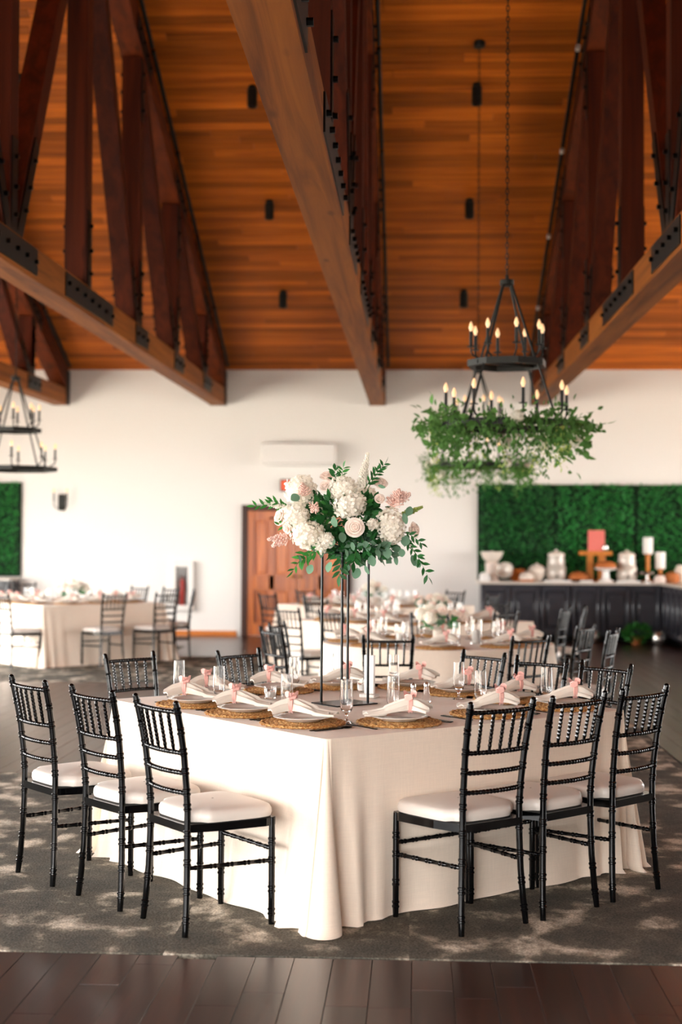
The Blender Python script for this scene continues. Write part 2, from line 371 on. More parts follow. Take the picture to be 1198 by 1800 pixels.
for X0, X1 in ((XL, -8.2), (6.5, XR)):
    m.add([(X0, YB, zc(YB)), (X1, YB, zc(YB)), (X1, 14.88, zc(14.88)), (X0, 14.88, zc(14.88))], [(0, 1, 2, 3)])
stuff(m.obj('ceiling_boarding', 'board', ceil, smooth=0))
# unseen outdoor ground added to stop sky from below, pale to bounce daylight up
struct(MB().box(-60, 60, -60, 70, -0.5, -0.25).obj('bounce_ground', simple('pale_bounce_ground', '#dcd6c8', 0.8)))

# floor planks (only where the wood shows in view), carpet tiles
PW = 0.145
bm_plank = MB().bbox(-PW / 2 + 0.0014, PW / 2 - 0.0014, -0.5, 0.5, -0.016, 0, 0.0008).mesh('floor_plank', 'plank', 0)
CY0, CXR, CY1, CY2 = 5.33, 1.89, 9.42, 16.3
def planks(x0, x1, y0, y1, lo, hi, rows=None):
    n = 0; x = x0
    while x < x1 - 0.01:
        y = y0 - rr(0, lo * 0.8)
        while y < y1:
            ln = rr(lo, hi); a, b = max(y, y0), min(y + ln, y1); y += ln
            if b - a > 0.05:
                inst('plank', bm_plank, floor, (x + PW / 2, (a + b) / 2, 0), (0, 0, 0), (1, b - a - 0.002, 1)); n += 1
        x += PW
    return n
NP = planks(-2.03, 1.45, 3.6, CY0 - 0.015, 0.5, 1.3)
NP += planks(CXR + 0.015, CXR + 0.015 + PW * 16, 8.6, 23.7, 2.6, 4.2)
NP += planks(-1.2 - PW * 27, -1.2, CY1 + 0.015, 15.6, 2.6, 4.2)
m = MB()
for (x0, x1, y0, y1) in ((XL, -2.03, YF, CY0 - 0.015), (1.45, XR, YF, CY0 - 0.015), (-2.03, 1.45, YF, 3.6), (CXR + 0.015, XR, CY0 - 0.015, 8.6),
                         (CXR + 0.015 + PW * 16, XR, 8.6, YB), (XL, -1.2 - PW * 27, CY1 + 0.015, 15.6), (-3.4, CXR + 0.015, 19.3, YB), (XL, -3.4, 21.2, YB)):
    m.box(x0, x1, y0, y1, -0.016, 0)
stuff(m.obj('plank_flooring', 'plank', floor, smooth=0))
TS = 0.92
def tiles(x0, x1, y0, y1, anchor=(-0.01, CY0)):
    i0 = math.floor((x0 - anchor[0]) / TS); i1 = math.ceil((x1 - anchor[0]) / TS)
    j0 = math.floor((y0 - anchor[1]) / TS); j1 = math.ceil((y1 - anchor[1]) / TS)
    for i in range(i0, i1):
        for j in range(j0, j1):
            a, b = max(x0, anchor[0] + i * TS), min(x1, anchor[0] + (i + 1) * TS)
            c, d = max(y0, anchor[1] + j * TS), min(y1, anchor[1] + (j + 1) * TS)
            if b - a > 0.02 and d - c > 0.02:
                inst('carpet_tile', bm_tile, floor, ((a + b) / 2, (c + d) / 2, 0), (0, 0, 0), (b - a, d - c, 1))
bm_tile = MB().box(-0.5, 0.5, -0.5, 0.5, -0.016, 0.002).mesh('carpet_tile', 'carpet', 0)
tiles(-4.61, CXR, CY0, CY1)
tiles(-1.2, CXR, CY1, 19.3)
tiles(-7.6, -1.2, 15.6, 19.3)
tiles(-7.6, -3.4, 19.3, 21.2)
struct(MB().box(-8.8, -2.95, YB - 0.025, YB, 0, 0.085).obj('baseboard_left', 'base'))
struct(MB().box(-0.95, 1.05, YB - 0.025, YB, 0, 0.085).obj('baseboard_right', 'base'))

# door in the back wall
dr = thing('door_1', None, None, (-1.95, YB, 0)); struct(dr)
DW, DH = 0.92, 2.19
m = MB(); m.bbox(-DW - 0.0, -DW + 0.10, -0.07, 0, 0, DH); m.bbox(DW - 0.10, DW, -0.07, 0, 0, DH); m.bbox(-DW + 0.10, DW - 0.10, -0.07, 0, DH - 0.1, DH)
m.obj('door_frame', 'door_dark', dr)
for s in (-1, 1):
    m = MB(); x0, x1 = (-DW + 0.10, -0.004) if s < 0 else (0.004, DW - 0.10)
    xm = (x0 + x1) / 2
    for (a, b, c, d) in ((x0, x0 + 0.11, 0.01, DH - 0.1), (x1 - 0.11, x1, 0.01, DH - 0.1), (xm - 0.045, xm + 0.045, 0.22, DH - 0.2), (x0 + .11, x1 - .11, 0.01, 0.22), (x0 + .11, x1 - .11, 0.78, 1.02), (x0 + .11, x1 - .11, DH - 0.24, DH - 0.1)):
        m.bbox(a, b, -0.05, -0.01, c, d, 0.004)
    leaf = m.obj('door_leaf', 'door', dr)
    for a, b in ((x0 + .11, xm - .045), (xm + .045, x1 - .11)):
        for c, d in ((0.22, 0.78), (1.02, DH - 0.24)):
            q = MB(); q.box(a, b, -0.022, -0.005, c, d); q.bbox(a + 0.035, b - 0.035, -0.04, -0.02, c + 0.035, d - 0.035, 0.015); q.obj('door_panel', 'door', leaf)
    h = MB(); h.lathe([(0.0, 0), (0.025, 0), (0.025, 0.01), (0.01, 0.012), (0.01, 0.04), (0.028, 0.05), (0.02, 0.075), (0, 0.08)], 12)
    h.obj('door_knob', 'gold', leaf, (s * 0.06, -0.05, 1.0), (R(90), 0, 0))

# ------------------------------------------------------------------ roof trusses
def zb(y): return 3.85 - 0.0115 * (23.6 - y)           # underside of the tie beam
def zt(y):                                             # underside of the rafter
    yy = y if y >= YR else 2 * YR - y
    return 4.06 + TAN * (23.6 - yy)
NODES = [24.0, 21.4, 18.8, 16.2, 13.6, 11.0]
TW = 0.125
def bar(p0, p1, w, x0, x1):
    """square timber between two points of the truss plane (y, z)"""
    a, b = Vector(p0), Vector(p1); t = (b - a).normalized(); n = Vector((-t.y, t.x)) * (w / 2)
    return [a - n, b - n, b + n, a + n]
def truss(xc, label, cap='steel'):
    t = thing('roof_truss', label, 'truss', (xc, YB, 3.84), 0, 'timber roof trusses')
    def P(m, name, mat, par=None, **k): 
        o = m.obj(name, mat, par or t, (0, 0, 0), **k)
        return o
    def off(poly): return [(q[0] - YB, q[1] - 3.84) for q in poly]
    Y0, Y1 = YF + 0.1, 23.62; CH = 0.275
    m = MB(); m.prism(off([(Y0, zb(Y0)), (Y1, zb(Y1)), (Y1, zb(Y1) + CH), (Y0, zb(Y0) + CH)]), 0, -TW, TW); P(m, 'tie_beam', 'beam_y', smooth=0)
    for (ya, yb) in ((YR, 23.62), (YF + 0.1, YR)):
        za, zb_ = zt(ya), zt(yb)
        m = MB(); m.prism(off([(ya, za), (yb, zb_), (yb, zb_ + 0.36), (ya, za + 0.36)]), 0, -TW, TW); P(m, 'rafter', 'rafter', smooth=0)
    WW = 0.105
    allv = [n for n in NODES[1:]] + [2 * YR - n for n in NODES[1:-1]]
    for y in allv:
        b0 = zb(y) + CH; t0 = zt(y) + 0.02
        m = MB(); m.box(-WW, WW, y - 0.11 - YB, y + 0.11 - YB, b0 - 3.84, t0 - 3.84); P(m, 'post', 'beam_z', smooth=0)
    dg = []
    for far, near in ((21.4, 18.8), (18.8, 16.2), (16.2, 13.6)):
        dg += [(far, near), (2 * YR - far, 2 * YR - near)]
    dg += [(11.0, 13.6), (11.0, 8.4)]
    for yb, yt in dg:
        sgn = 1 if yt > yb else -1
        p0 = (yb + sgn * 0.16, zb(yb) + CH + 0.02); p1 = (yt - sgn * 0.14, zt(yt) - 0.12)
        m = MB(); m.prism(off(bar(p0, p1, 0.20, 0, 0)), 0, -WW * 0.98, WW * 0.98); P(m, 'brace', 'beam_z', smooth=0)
    # steel plates with bolts, both faces
    for s in (-1, 1):
        xa, xb = (TW, TW + 0.012) if s > 0 else (-TW - 0.012, -TW)
        xw, xv = (WW, WW + 0.012) if s > 0 else (-WW - 0.012, -WW)
        def bolts(pl, pts, x):
            m = MB()
            for (y, z) in pts:
                m.add([(x, y - YB + 0.020 * math.cos(k * math.pi / 3), z - 3.84 + 0.020 * math.sin(k * math.pi / 3)) for k in range(6)] +
                      [(x + s * 0.03, y - YB + 0.020 * math.cos(k * math.pi / 3), z - 3.84 + 0.020 * math.sin(k * math.pi / 3)) for k in range(6)],
                      [tuple(range(6)), tuple(range(6, 12))] + [(k, (k + 1) % 6, 6 + (k + 1) % 6, 6 + k) for k in range(6)])
            stuff(m.obj('bolts', 'bolt', pl, smooth=0))
        for y in allv:
            half = {13.6: 1.0, 8.4: 1.0, 11.0: 0.62}.get(round(y, 2), 0.36)
            z0, z1 = zb(y) + 0.045, zb(y) + CH - 0.02
            m = MB(); m.prism(off([(y - half, zb(y - half) + 0.04), (y + half, zb(y + half) + 0.04), (y + half, zb(y + half) + CH - 0.02), (y - half, zb(y - half) + CH - 0.02)]), 0, xa, xb)
            pl = P(m, 'steel_plate', 'steel', smooth=0)
            n = int(half * 5.5) + 2
            bolts(pl, [(y - half + 0.08 + (2 * half - 0.16) * i / (n - 1), (z0 + z1) / 2) for i in range(n)], xb if s > 0 else xa)
            hh = 0.75
            m = MB(); m.box(xw, xv, y - 0.075 - YB, y + 0.075 - YB, zb(y) + CH - 0.05 - 3.84, zb(y) + CH + hh - 3.84)
            pl = P(m, 'steel_strap', 'steel', smooth=0)
            bolts(pl, [(y, zb(y) + CH + q) for q in (0.14, 0.36, 0.6)], xv if s > 0 else xw)
            # rafter plate
            ty = 0.42; k = -TAN if y >= YR else TAN
            m = MB(); m.prism(off([(y - ty, zt(y - ty) + 0.05), (y + ty, zt(y + ty) + 0.05), (y + ty, zt(y + ty) + 0.24), (y - ty, zt(y - ty) + 0.24)]), 0, xa, xb)
            pl = P(m, 'steel_plate', 'steel', smooth=0)
            bolts(pl, [(y + q, zt(y + q) + 0.145) for q in (-0.3, -0.1, 0.1, 0.3)], xb if s > 0 else xa)
            m = MB(); m.box(xw, xv, y - 0.075 - YB, y + 0.075 - YB, zt(y) - 0.7 - 3.84, zt(y) + 0.05 - 3.84)
            pl = P(m, 'steel_strap', 'steel', smooth=0)
            bolts(pl, [(y, zt(y) - q) for q in (0.15, 0.35, 0.58)], xv if s > 0 else xw)
        # straps on the braces
        for yb, yt in dg:
            sgn = 1 if yt > yb else -1
            p0 = Vector((yb + sgn * 0.16, zb(yb) + CH + 0.02)); p1 = Vector((yt - sgn * 0.14, zt(yt) - 0.12)); d = (p1 - p0).normalized()
            ln = 1.0 if abs(yb - 11) < 0.1 else 0.65
            m = MB(); m.prism(off(bar(p0 - d * 0.05, p0 + d * ln, 0.14, 0, 0)), 0, xw, xv); pl = P(m, 'steel_strap', 'steel', smooth=0)
            bolts(pl, [tuple(p0 + d * q * ln) for q in (0.25, 0.5, 0.8)], xv if s > 0 else xw)
        # end strap at the wall
        m = MB(); m.box(xa, xb, 23.40 - YB, 23.62 - YB, zb(23.5) + 0.0 - 3.84, zt(23.62) + 0.36 - 3.84); P(m, 'steel_strap', 'steel', smooth=0)
        # slim black tube along both sides of the rafter
        if True:
            xs = s * (TW + 0.05); ya, yb = 23.4, YR + 0.2; n = 7
            for i in range(n):
                a = ya + (yb - ya) * i / n; b = ya + (yb - ya) * (i + 0.97) / n
                tb = MB().tube([(xs, a - YB, zt(a) + 0.34 - 3.84), (xs, b - YB, zt(b) + 0.34 - 3.84)], 0.026, 8).obj('rafter_tube', 'steel', t)
                e = MB().tube([(xs, b + 0.06 - YB, zt(b + 0.06) + 0.34 - 3.84), (xs, b - YB, zt(b) + 0.34 - 3.84)], 0.028, 8).obj('end_cap', cap, tb)
    return t
truss(-5.92, 'timber truss furthest left, only its far end in view')
truss(-3.265, 'timber truss with steel plates left of the wide centre beam')
truss(-0.61, 'centre timber truss passing right overhead above the flower stand')
truss(2.05, 'timber truss on the right behind the leafy chandelier', 'white')

# ceiling downlights
for X, side in ((-2.0, 'left of the centre truss'), (0.737, 'right of the centre truss')):
    for y, w in ((17.21, 'highest'), (19.36, 'middle'), (21.465, 'lowest')):
        t = thing('ceiling_downlight', 'black cylinder downlight, %s of three %s' % (w, side), 'downlight', (X, y, zc(y)), 0, 'cylinder downlights')
        MB().lathe([(0, 0.02), (0.05, 0.02), (0.05, -0.03), (0, -0.03)], 16).obj('mount', 'iron', t)
        MB().lathe([(0.055, -0.03), (0.062, -0.035), (0.062, -0.25), (0.052, -0.25), (0.05, -0.2), (0, -0.2)], 20).obj('housing', 'iron', t)

# ------------------------------------------------------------------ dining chair
def turned(pts, r, n=9, rings=()):
    """bamboo-turned bar: pts polyline, rings = fractions of length with a double bead"""
    pts = [Vector(p) for p in pts]; seg = [(pts[i + 1] - pts[i]).length for i in range(len(pts) - 1)]; tot = sum(seg)
    def at(f):
        d = f * tot
        for i, s in enumerate(seg):
            if d <= s or i == len(seg) - 1: return pts[i].lerp(pts[i + 1], min(1, d / s))
            d -= s
    fr = [(0, r * 0.9)]; acc = 0
    for s in seg[:-1]: acc += s; fr.append((acc / tot, r))
    for q in rings:
        e = 0.0035 / tot
        for o in (-2.6 * e, 2.6 * e): fr += [(q + o - 1.7 * e, r), (q + o - 0.9 * e, r * 1.22), (q + o + 0.9 * e, r * 1.22), (q + o + 1.7 * e, r)]
    fr.append((1, r * 0.9)); fr.sort()
    return MB().tube([at(f) for f, _ in fr], [q for _, q in fr], n)
def make_chair(label):
    t = thing('dining_chair', label, 'chair')
    prof = [(0.0, 0.0, 0.173), (0.009, 0.10, 0.166), (0.016, 0.22, 0.158), (0.019, 0.36, 0.153), (0.019, 0.48, 0.152), (0.012, 0.58, 0.154), (-0.002, 0.70, 0.159), (-0.022, 0.81, 0.164), (-0.046, 0.915, 0.169)]
    def post(z):
        for i in range(len(prof) - 1):
            a, b = prof[i], prof[i + 1]
            if a[1] <= z <= b[1]:
                f = (z - a[1]) / (b[1] - a[1]); return a[0] + f * (b[0] - a[0]), a[2] + f * (b[2] - a[2])
    for s in (-1, 1):
        o = turned([(s * x, y, z) for y, z, x in prof], 0.0135, 10, (0.07, 0.19, 0.31, 0.43, 0.545, 0.61, 0.70, 0.785, 0.875, 0.965))
        o.ball((s * 0.169, -0.046, 0.913), 0.0128, 8, 6); o.obj('back_post', 'black', t)
        turned([(s * 0.198, 0.385, 0.0), (s * 0.198, 0.385, 0.43)], 0.0132, 10, (0.12, 0.33, 0.6, 0.78)).obj('front_leg', 'black', t)
    for z in (0.878, 0.715, 0.635, 0.556):
        y, x = post(z)
        turned([(-x, y, z), (-x * 0.5, y - 0.016, z), (0, y - 0.022, z), (x * 0.5, y - 0.016, z), (x, y, z)], 0.0085, 8, [i / 9 for i in range(1, 9)]).obj('back_rail', 'black', t)
    for i in range(5):
        f = (i - 2) / 3.0; y0, x0 = post(0.715); y1, x1 = post(0.878); c = -0.022 * (1 - f * f * 0.9)
        turned([(x0 * f, y0 + c, 0.715), (x1 * f, y1 + c, 0.878)], 0.0068, 7, (0.22, 0.42, 0.62, 0.82)).obj('spindle', 'black', t)
    for s in (-1, 1):
        y, x = post(0.262)
        turned([(s * x, y, 0.262), (s * 0.198, 0.385, 0.258)], 0.0085, 8, (0.12, 0.3, 0.5, 0.7, 0.88)).obj('stretcher', 'black', t)
    turned([(-0.198, 0.385, 0.305), (0.198, 0.385, 0.305)], 0.0085, 8, (0.1, 0.25, 0.42, 0.58, 0.75, 0.9)).obj('stretcher', 'black', t)
    # seat frame
    fr = [(-0.152, 0.008), (0.152, 0.008), (0.192, 0.15), (0.212, 0.35), (0.197, 0.402), (-0.197, 0.402), (-0.212, 0.35), (-0.192, 0.15)]
    m = MB().prism(fr, 2, 0.400, 0.432); m.obj('seat_frame', 'black', t, smooth=0)
    # cushion: rounded pad, narrower between the posts at the back
    def outline(k):
        P = []
        N = 48
        for i in range(N):
            a = 2 * math.pi * i / N; ca, sa = math.cos(a), math.sin(a)
            x = math.copysign(abs(ca) ** 0.42, ca); y = math.copysign(abs(sa) ** 0.42, sa)
            w = 0.216 - 0.030 * (0.5 - 0.5 * y) ** 1.3
            yy = 0.222 + 0.195 * y
            if y < -0.72: w *= 0.86 if abs(x) > 0.5 else 1
            P.append((x * w * k, 0.222 + (yy - 0.222) * k))
        return P
    rows = []
    for k, z in ((0.90, 0.432), (0.985, 0.437), (1.0, 0.450), (0.995, 0.465), (0.965, 0.477), (0.90, 0.484), (0.7, 0.490), (0.4, 0.494), (0.02, 0.495)):
        rows.append([(x, y, z) for x, y in outline(k)])
    MB().grid(rows, True).obj('seat_cushion', 'cushion', t, smooth=60)
    return t
_chair = [None]
def chair(x, y, face, label, group='black dining chairs', back=0.0):
    rz = R(face - 90); x += back * math.cos(R(face)); y += back * math.sin(R(face))
    if _chair[0] is None:
        _chair[0] = make_chair(label); o = _chair[0]; o.location = (x, y, 0.002); o.rotation_euler = (0, 0, rz); o['group'] = group; return o
    return dup(_chair[0], (x, y, 0.002), rz, label, group)

# ------------------------------------------------------------------ tables
def tablecloth_square(t0, cx, cy, ang_, h, H, label, seed, flare=None):
    """one cloth to the floor; corners hang in cone folds"""
    rnd = random.Random(seed)
    fl = flare or (0.09, 0.09, 0.09, 0.09)               # flare of the sides -u, -v, +u, +v
    cr = 0.03; pts = []                                  # perimeter samples: (base point, outward dir, corner weight, side idx, phase)
    sides = [(-1, 0), (0, -1), (1, 0), (0, 1)]
    # order counterclockwise starting at corner (-,-): side -v, corner (+,-), side +u, ...
    corners = [(-1, -1), (1, -1), (1, 1), (-1, 1)]
    nside, ncor = 56, 44
    for k in range(4):
        cx_, cy_ = corners[k]; a0 = {0: 180, 1: 270, 2: 0, 3: 90}[k]
        for i in range(ncor):
            f = i / ncor; a = R(a0 + 90 * f)
            pts.append(('c', k, f, (cx_ * (h - cr) + cr * math.cos(a), cy_ * (h - cr) + cr * math.sin(a)), (math.cos(a), math.sin(a))))
        n0 = {0: (0, -1), 1: (1, 0), 2: (0, 1), 3: (-1, 0)}[k]
        nx = corners[(k + 1) % 4]
        for i in range(nside):
            f = i / nside
            ax = cx_ * (h - cr) + (nx[0] - cx_) * (h - cr) * f; ay = cy_ * (h - cr) + (nx[1] - cy_) * (h - cr) * f
            pts.append(('s', k, f, (ax + n0[0] * cr, ay + n0[1] * cr), n0))
    ph = [rnd.uniform(0, 6.28) for _ in range(12)]
    sidefl = {0: fl[1], 1: fl[2], 2: fl[3], 3: fl[0]}
    rows = []
    NT = 34
    def shape(p, t):
        kind, k, f, b, n = p
        e = t ** 1.15
        if kind == 's':
            edge = math.exp(-(min(f, 1 - f) / 0.13) ** 2)
            wav = 0.008 * math.sin(f * 17 + ph[k]) + 0.006 * math.sin(f * 31 + ph[k + 4])
            dd_ = min(f, 1 - f) * 2 * h
            crn = math.exp(-(dd_ / 0.20) ** 2) * 0.045 * math.cos(2 * math.pi * dd_ / 0.15 + ph[(k if f < 0.5 else k + 1) % 4])
            o = sidefl[k] * e + wav * e * e * 1.5 + edge * 0.03 * e + crn * e
            tang = 0.0
        else:
            bell = math.sin(math.pi * f)
            fold = math.cos(2 * math.pi * (2.6 if k == 0 else 2.0) * (f + 0.06 * math.sin(ph[k])) + math.pi)
            A = (0.085, 0.11, 0.11, 0.12)[k]
            crn = 0.045 * math.cos(ph[k])
            f0, f1 = sidefl[(k - 1) % 4], sidefl[k]
            o = e * ((f0 * (1 - f) + f1 * f) + 0.03 + crn + A * bell * (0.5 + 0.62 * fold))
            o = max(o, -0.02 * e)
            tang = 0.06 * e * bell * math.sin(2 * math.pi * 2.0 * f)
        return (b[0] + n[0] * o - n[1] * tang, b[1] + n[1] * o + n[0] * tang, H * (1 - t) + 0.003)
    # top
    for q in (0.0, 0.5, 0.97): rows.append([(p[3][0] * q, p[3][1] * q, H) for p in pts])
    rows.append([(p[3][0], p[3][1], H - 0.002) for p in pts])
    for i in range(1, NT + 1):
        t = i / NT
        row = [shape(p, t) for p in pts]
        if i == NT:                                       # hem lies out on the floor a little
            row = [(x * 1.012, y * 1.012, 0.005) for x, y, z in row]
        if i < 3: row = [(x * 1.002, y * 1.002, z) for x, y, z in row]
        rows.append(row)
    o = MB().grid(rows, True).obj('tablecloth', 'cloth', None, (cx, cy, 0), (0, 0, ang_), smooth=70)
    tag(o, label, 'tablecloth', 'blush tablecloths')
    return o
def tablecloth_round(cx, cy, r, H, label, seed):
    rnd = random.Random(seed); N = 220; ph = rnd.uniform(0, 6.28); rows = []
    A = [2 * math.pi * i / N for i in range(N)]
    for q in (0.0, 0.5, 0.98): rows.append([(r * q * math.cos(a), r * q * math.sin(a), H) for a in A])
    for i in range(0, 29):
        t = i / 28; e = t ** 1.1
        rows.append([((r + e * (0.09 + 0.045 * math.sin(15 * a + ph) + 0.02 * math.sin(23 * a))) * math.cos(a), (r + e * (0.09 + 0.045 * math.sin(15 * a + ph) + 0.02 * math.sin(23 * a))) * math.sin(a), (H - 0.004) * (1 - t) + 0.004) for a in A])
    o = MB().grid(rows, True).obj('tablecloth', 'cloth', None, (cx, cy, 0), smooth=70)
    return tag(o, label, 'tablecloth', 'blush tablecloths')
def table(cx, cy, ang_, h, H, label, rnd=False):
    t = thing('banquet_table', label, 'table', (cx, cy, 0.002), ang_, 'banquet tables')
    if rnd: MB().lathe([(0, H - 0.04), (h - 0.02, H - 0.04), (h - 0.012, H - 0.022), (h - 0.02, H - 0.006), (0, H - 0.006)], 48).obj('tabletop', 'woodobj', t)
    else: MB().bbox(-h + 0.012, h - 0.012, -h + 0.012, h - 0.012, H - 0.04, H - 0.006).obj('tabletop', 'woodobj', t)
    for sx in (-1, 1):
        for sy in (-1, 1):
            MB().tube([(sx * h * 0.62, sy * h * 0.62, 0), (sx * h * 0.62, sy * h * 0.62, H - 0.04)], 0.018, 8).obj('leg', 'steel', t)
HT = 0.76
A0 = R(40.5); TU = Vector((math.cos(A0), math.sin(A0))); TV = Vector((-TU.y, TU.x)); TC = Vector((-0.246, 6.972)); TH = 0.895
def tuv(a, b): return TC + TU * a + TV * b
FT = 'foreground table'
table(TC.x, TC.y, A0, TH, HT, 'square banquet table in the foreground, hidden under its cloth')
tablecloth_square(None, TC.x, TC.y, A0, TH, HT, 'floor-length blush cloth on the square foreground table', 3, (0.075, 0.0, 0.08, 0.08))
CH = 'black spindle-back chair with ivory cushion, '
chair(-0.992, 5.687, 38.7, CH + 'nearest on front-left side of foreground table')
chair(-1.335, 6.05, 43, CH + 'middle of front-left side of foreground table')
chair(-1.72, 6.455, 41.5, CH + 'furthest left of the foreground table')
chair(0.329, 5.752, 129, CH + 'nearest on front-right side of foreground table')
chair(0.662, 6.028, 134, CH + 'middle of front-right side of foreground table')
chair(0.985, 6.36, 137, CH + 'furthest right of the foreground table')
chair(-1.595, 7.96, -41, CH + 'left one on back-left side of foreground table', back=0.046)
chair(-1.02, 8.29, -38, CH + 'right one on back-left side of foreground table', back=0.046)
chair(0.413, 8.335, 222, CH + 'furthest on back-right side of foreground table', back=0.046)
chair(0.713, 7.94, 229, CH + 'middle of back-right side of foreground table', back=0.046)
chair(1.025, 7.636, 221, CH + 'right end of back-right side of foreground table', back=0.046)
# round table behind
RC = (0.20, 11.45); RR_ = 0.92
table(RC[0], RC[1], 0, RR_, HT, 'round banquet table behind the foreground table, under its cloth', True)
tablecloth_round(RC[0], RC[1], RR_, HT, 'round blush cloth on the table behind the foreground one', 5)
for (x, y, a, d) in ((-0.17, 9.71, 93, 'nearest, straight behind the flower stand'), (0.81, 9.84, 128, 'front right, nearest the bar'), (-1.05, 10.48, 33, 'front left'),
                     (-1.08, 11.25, -15, 'far left'), (1.36, 11.28, 150, 'far right'), (1.49, 10.70, 160, 'rightmost'), (0.15, 13.05, -90, 'on its far side')):
    chair(x, y, a, 'black spindle-back chair at the round table, ' + d, back=0.046)
# table beyond the round one
D1 = (-0.05, 14.75); A45 = R(45); SH = 0.915
table(D1[0], D1[1], A45, SH, HT, 'square banquet table beyond the round table, under its cloth')
tablecloth_square(None, D1[0], D1[1], A45, SH, HT, 'blush cloth on the square table beyond the round table', 8)
for (x, y, a, d) in ((-0.75, 13.50, 45, 'nearest on the left'), (-1.2, 13.95, 45, 'furthest left'), (0.85, 13.55, 135, 'nearest on the right'), (1.47, 14.25, 160, 'furthest right'),
                     (1.72, 14.75, 175, 'turned sideways by the bar'), (-1.05, 15.75, -45, 'back left'), (0.9, 15.7, -135, 'back right')):
    chair(x, y, a, 'black spindle-back chair at the square table beyond the round one, ' + d)
# rear table by the door
D2 = (-0.5, 18.5)
table(D2[0], D2[1], A45, SH, HT, 'square banquet table in front of the door, under its cloth')
tablecloth_square(None, D2[0], D2[1], A45, SH, HT, 'blush cloth on the square table in front of the door', 11)
for (x, y, a, d) in ((-1.82, 18.0, 45, 'furthest left'), (-1.2, 17.35, 45, 'front left'), (0.4, 17.45, 135, 'front right'), (0.98, 18.2, 150, 'furthest right'), (0.55, 19.6, -135, 'back right'), (-1.45, 19.5, -45, 'back left')):
    chair(x, y, a, 'black spindle-back chair at the rear table by the door, ' + d)
# left table
D3 = (-4.56, 18.64)
table(D3[0], D3[1], A45, SH, HT, 'square banquet table at far left, under its cloth')
tablecloth_square(None, D3[0], D3[1], A45, SH, HT, 'blush cloth on the square table at far left', 17)
for (x, y, a, d) in ((-3.72, 17.5, 135, 'nearer on the right side'), (-3.16, 18.0, 137, 'further on the right side'), (-2.98, 18.95, 190, 'rightmost, turned side-on'), (-4.98, 17.15, 45, 'left, seat cut by the frame'),
                     (-3.45, 20.0, -130, 'right of two on the far side'), (-3.98, 20.42, -125, 'left of two on the far side')):
    chair(x, y, a, 'black spindle-back chair at the far left table, ' + d)
chair(-6.05, 21.9, -80, 'black spindle-back chair in the shade by the left hedge')

# ------------------------------------------------------------------ tableware
# shared meshes
me = {}
# seagrass charger: spiral of braided rope
def charger():
    m = MB(); r0 = 0.03
    for k in range(9):
        r = 0.02 + k * 0.0195; N = max(14, int(r * 420)); rows = []
        for i in range(N):
            a = 2 * math.pi * i / N; w = 1 + 0.30 * math.sin(i * 2.1 + k); 
            c = Vector((math.cos(a), math.sin(a), 0))
            ring = []
            for j in range(6):
                b = 2 * math.pi * j / 6
                ring.append((c.x * (r + 0.0105 * w * math.cos(b)), c.y * (r + 0.0105 * w * math.cos(b)), 0.007 + 0.0065 * w * math.sin(b)))
            rows.append(ring)
        rows.append(rows[0]); m.grid(rows, True)
    m.lathe([(0, 0.001), (0.175, 0.001), (0.175, 0.005), (0, 0.005)], 40)
    return m.mesh('placemat', 'rattan', 60)
me['mat'] = charger()
me['plate'] = MB().lathe([(0, 0.0), (0.075, 0.0), (0.08, 0.003), (0.105, 0.012), (0.128, 0.017), (0.129, 0.019), (0.127, 0.0205), (0.104, 0.016), (0.082, 0.008), (0.076, 0.006), (0, 0.006)], 48).mesh('dinner_plate', 'china', 60)
goblet = [(0.0, 0.0), (0.031, 0.0), (0.032, 0.002), (0.012, 0.007), (0.006, 0.012), (0.0055, 0.032), (0.008, 0.040), (0.016, 0.046), (0.024, 0.056), (0.0285, 0.072), (0.0295, 0.10), (0.0275, 0.15), (0.0265, 0.187),
          (0.0255, 0.187), (0.0262, 0.15), (0.028, 0.10), (0.027, 0.073), (0.0225, 0.059), (0.013, 0.051), (0.0, 0.049)]
me['goblet'] = MB().lathe(goblet, 24).mesh('water_goblet', 'glass', 60)
me['votive'] = MB().lathe([(0, 0), (0.026, 0), (0.03, 0.004), (0.032, 0.062), (0.0295, 0.062), (0.0275, 0.008), (0, 0.007)], 24).mesh('votive_cup', 'glass', 60)
me['wax'] = MB().lathe([(0, 0.008), (0.0265, 0.008), (0.0278, 0.036), (0.004, 0.034), (0.001, 0.046), (0, 0.046)], 20).mesh('candle', 'wax', 60)
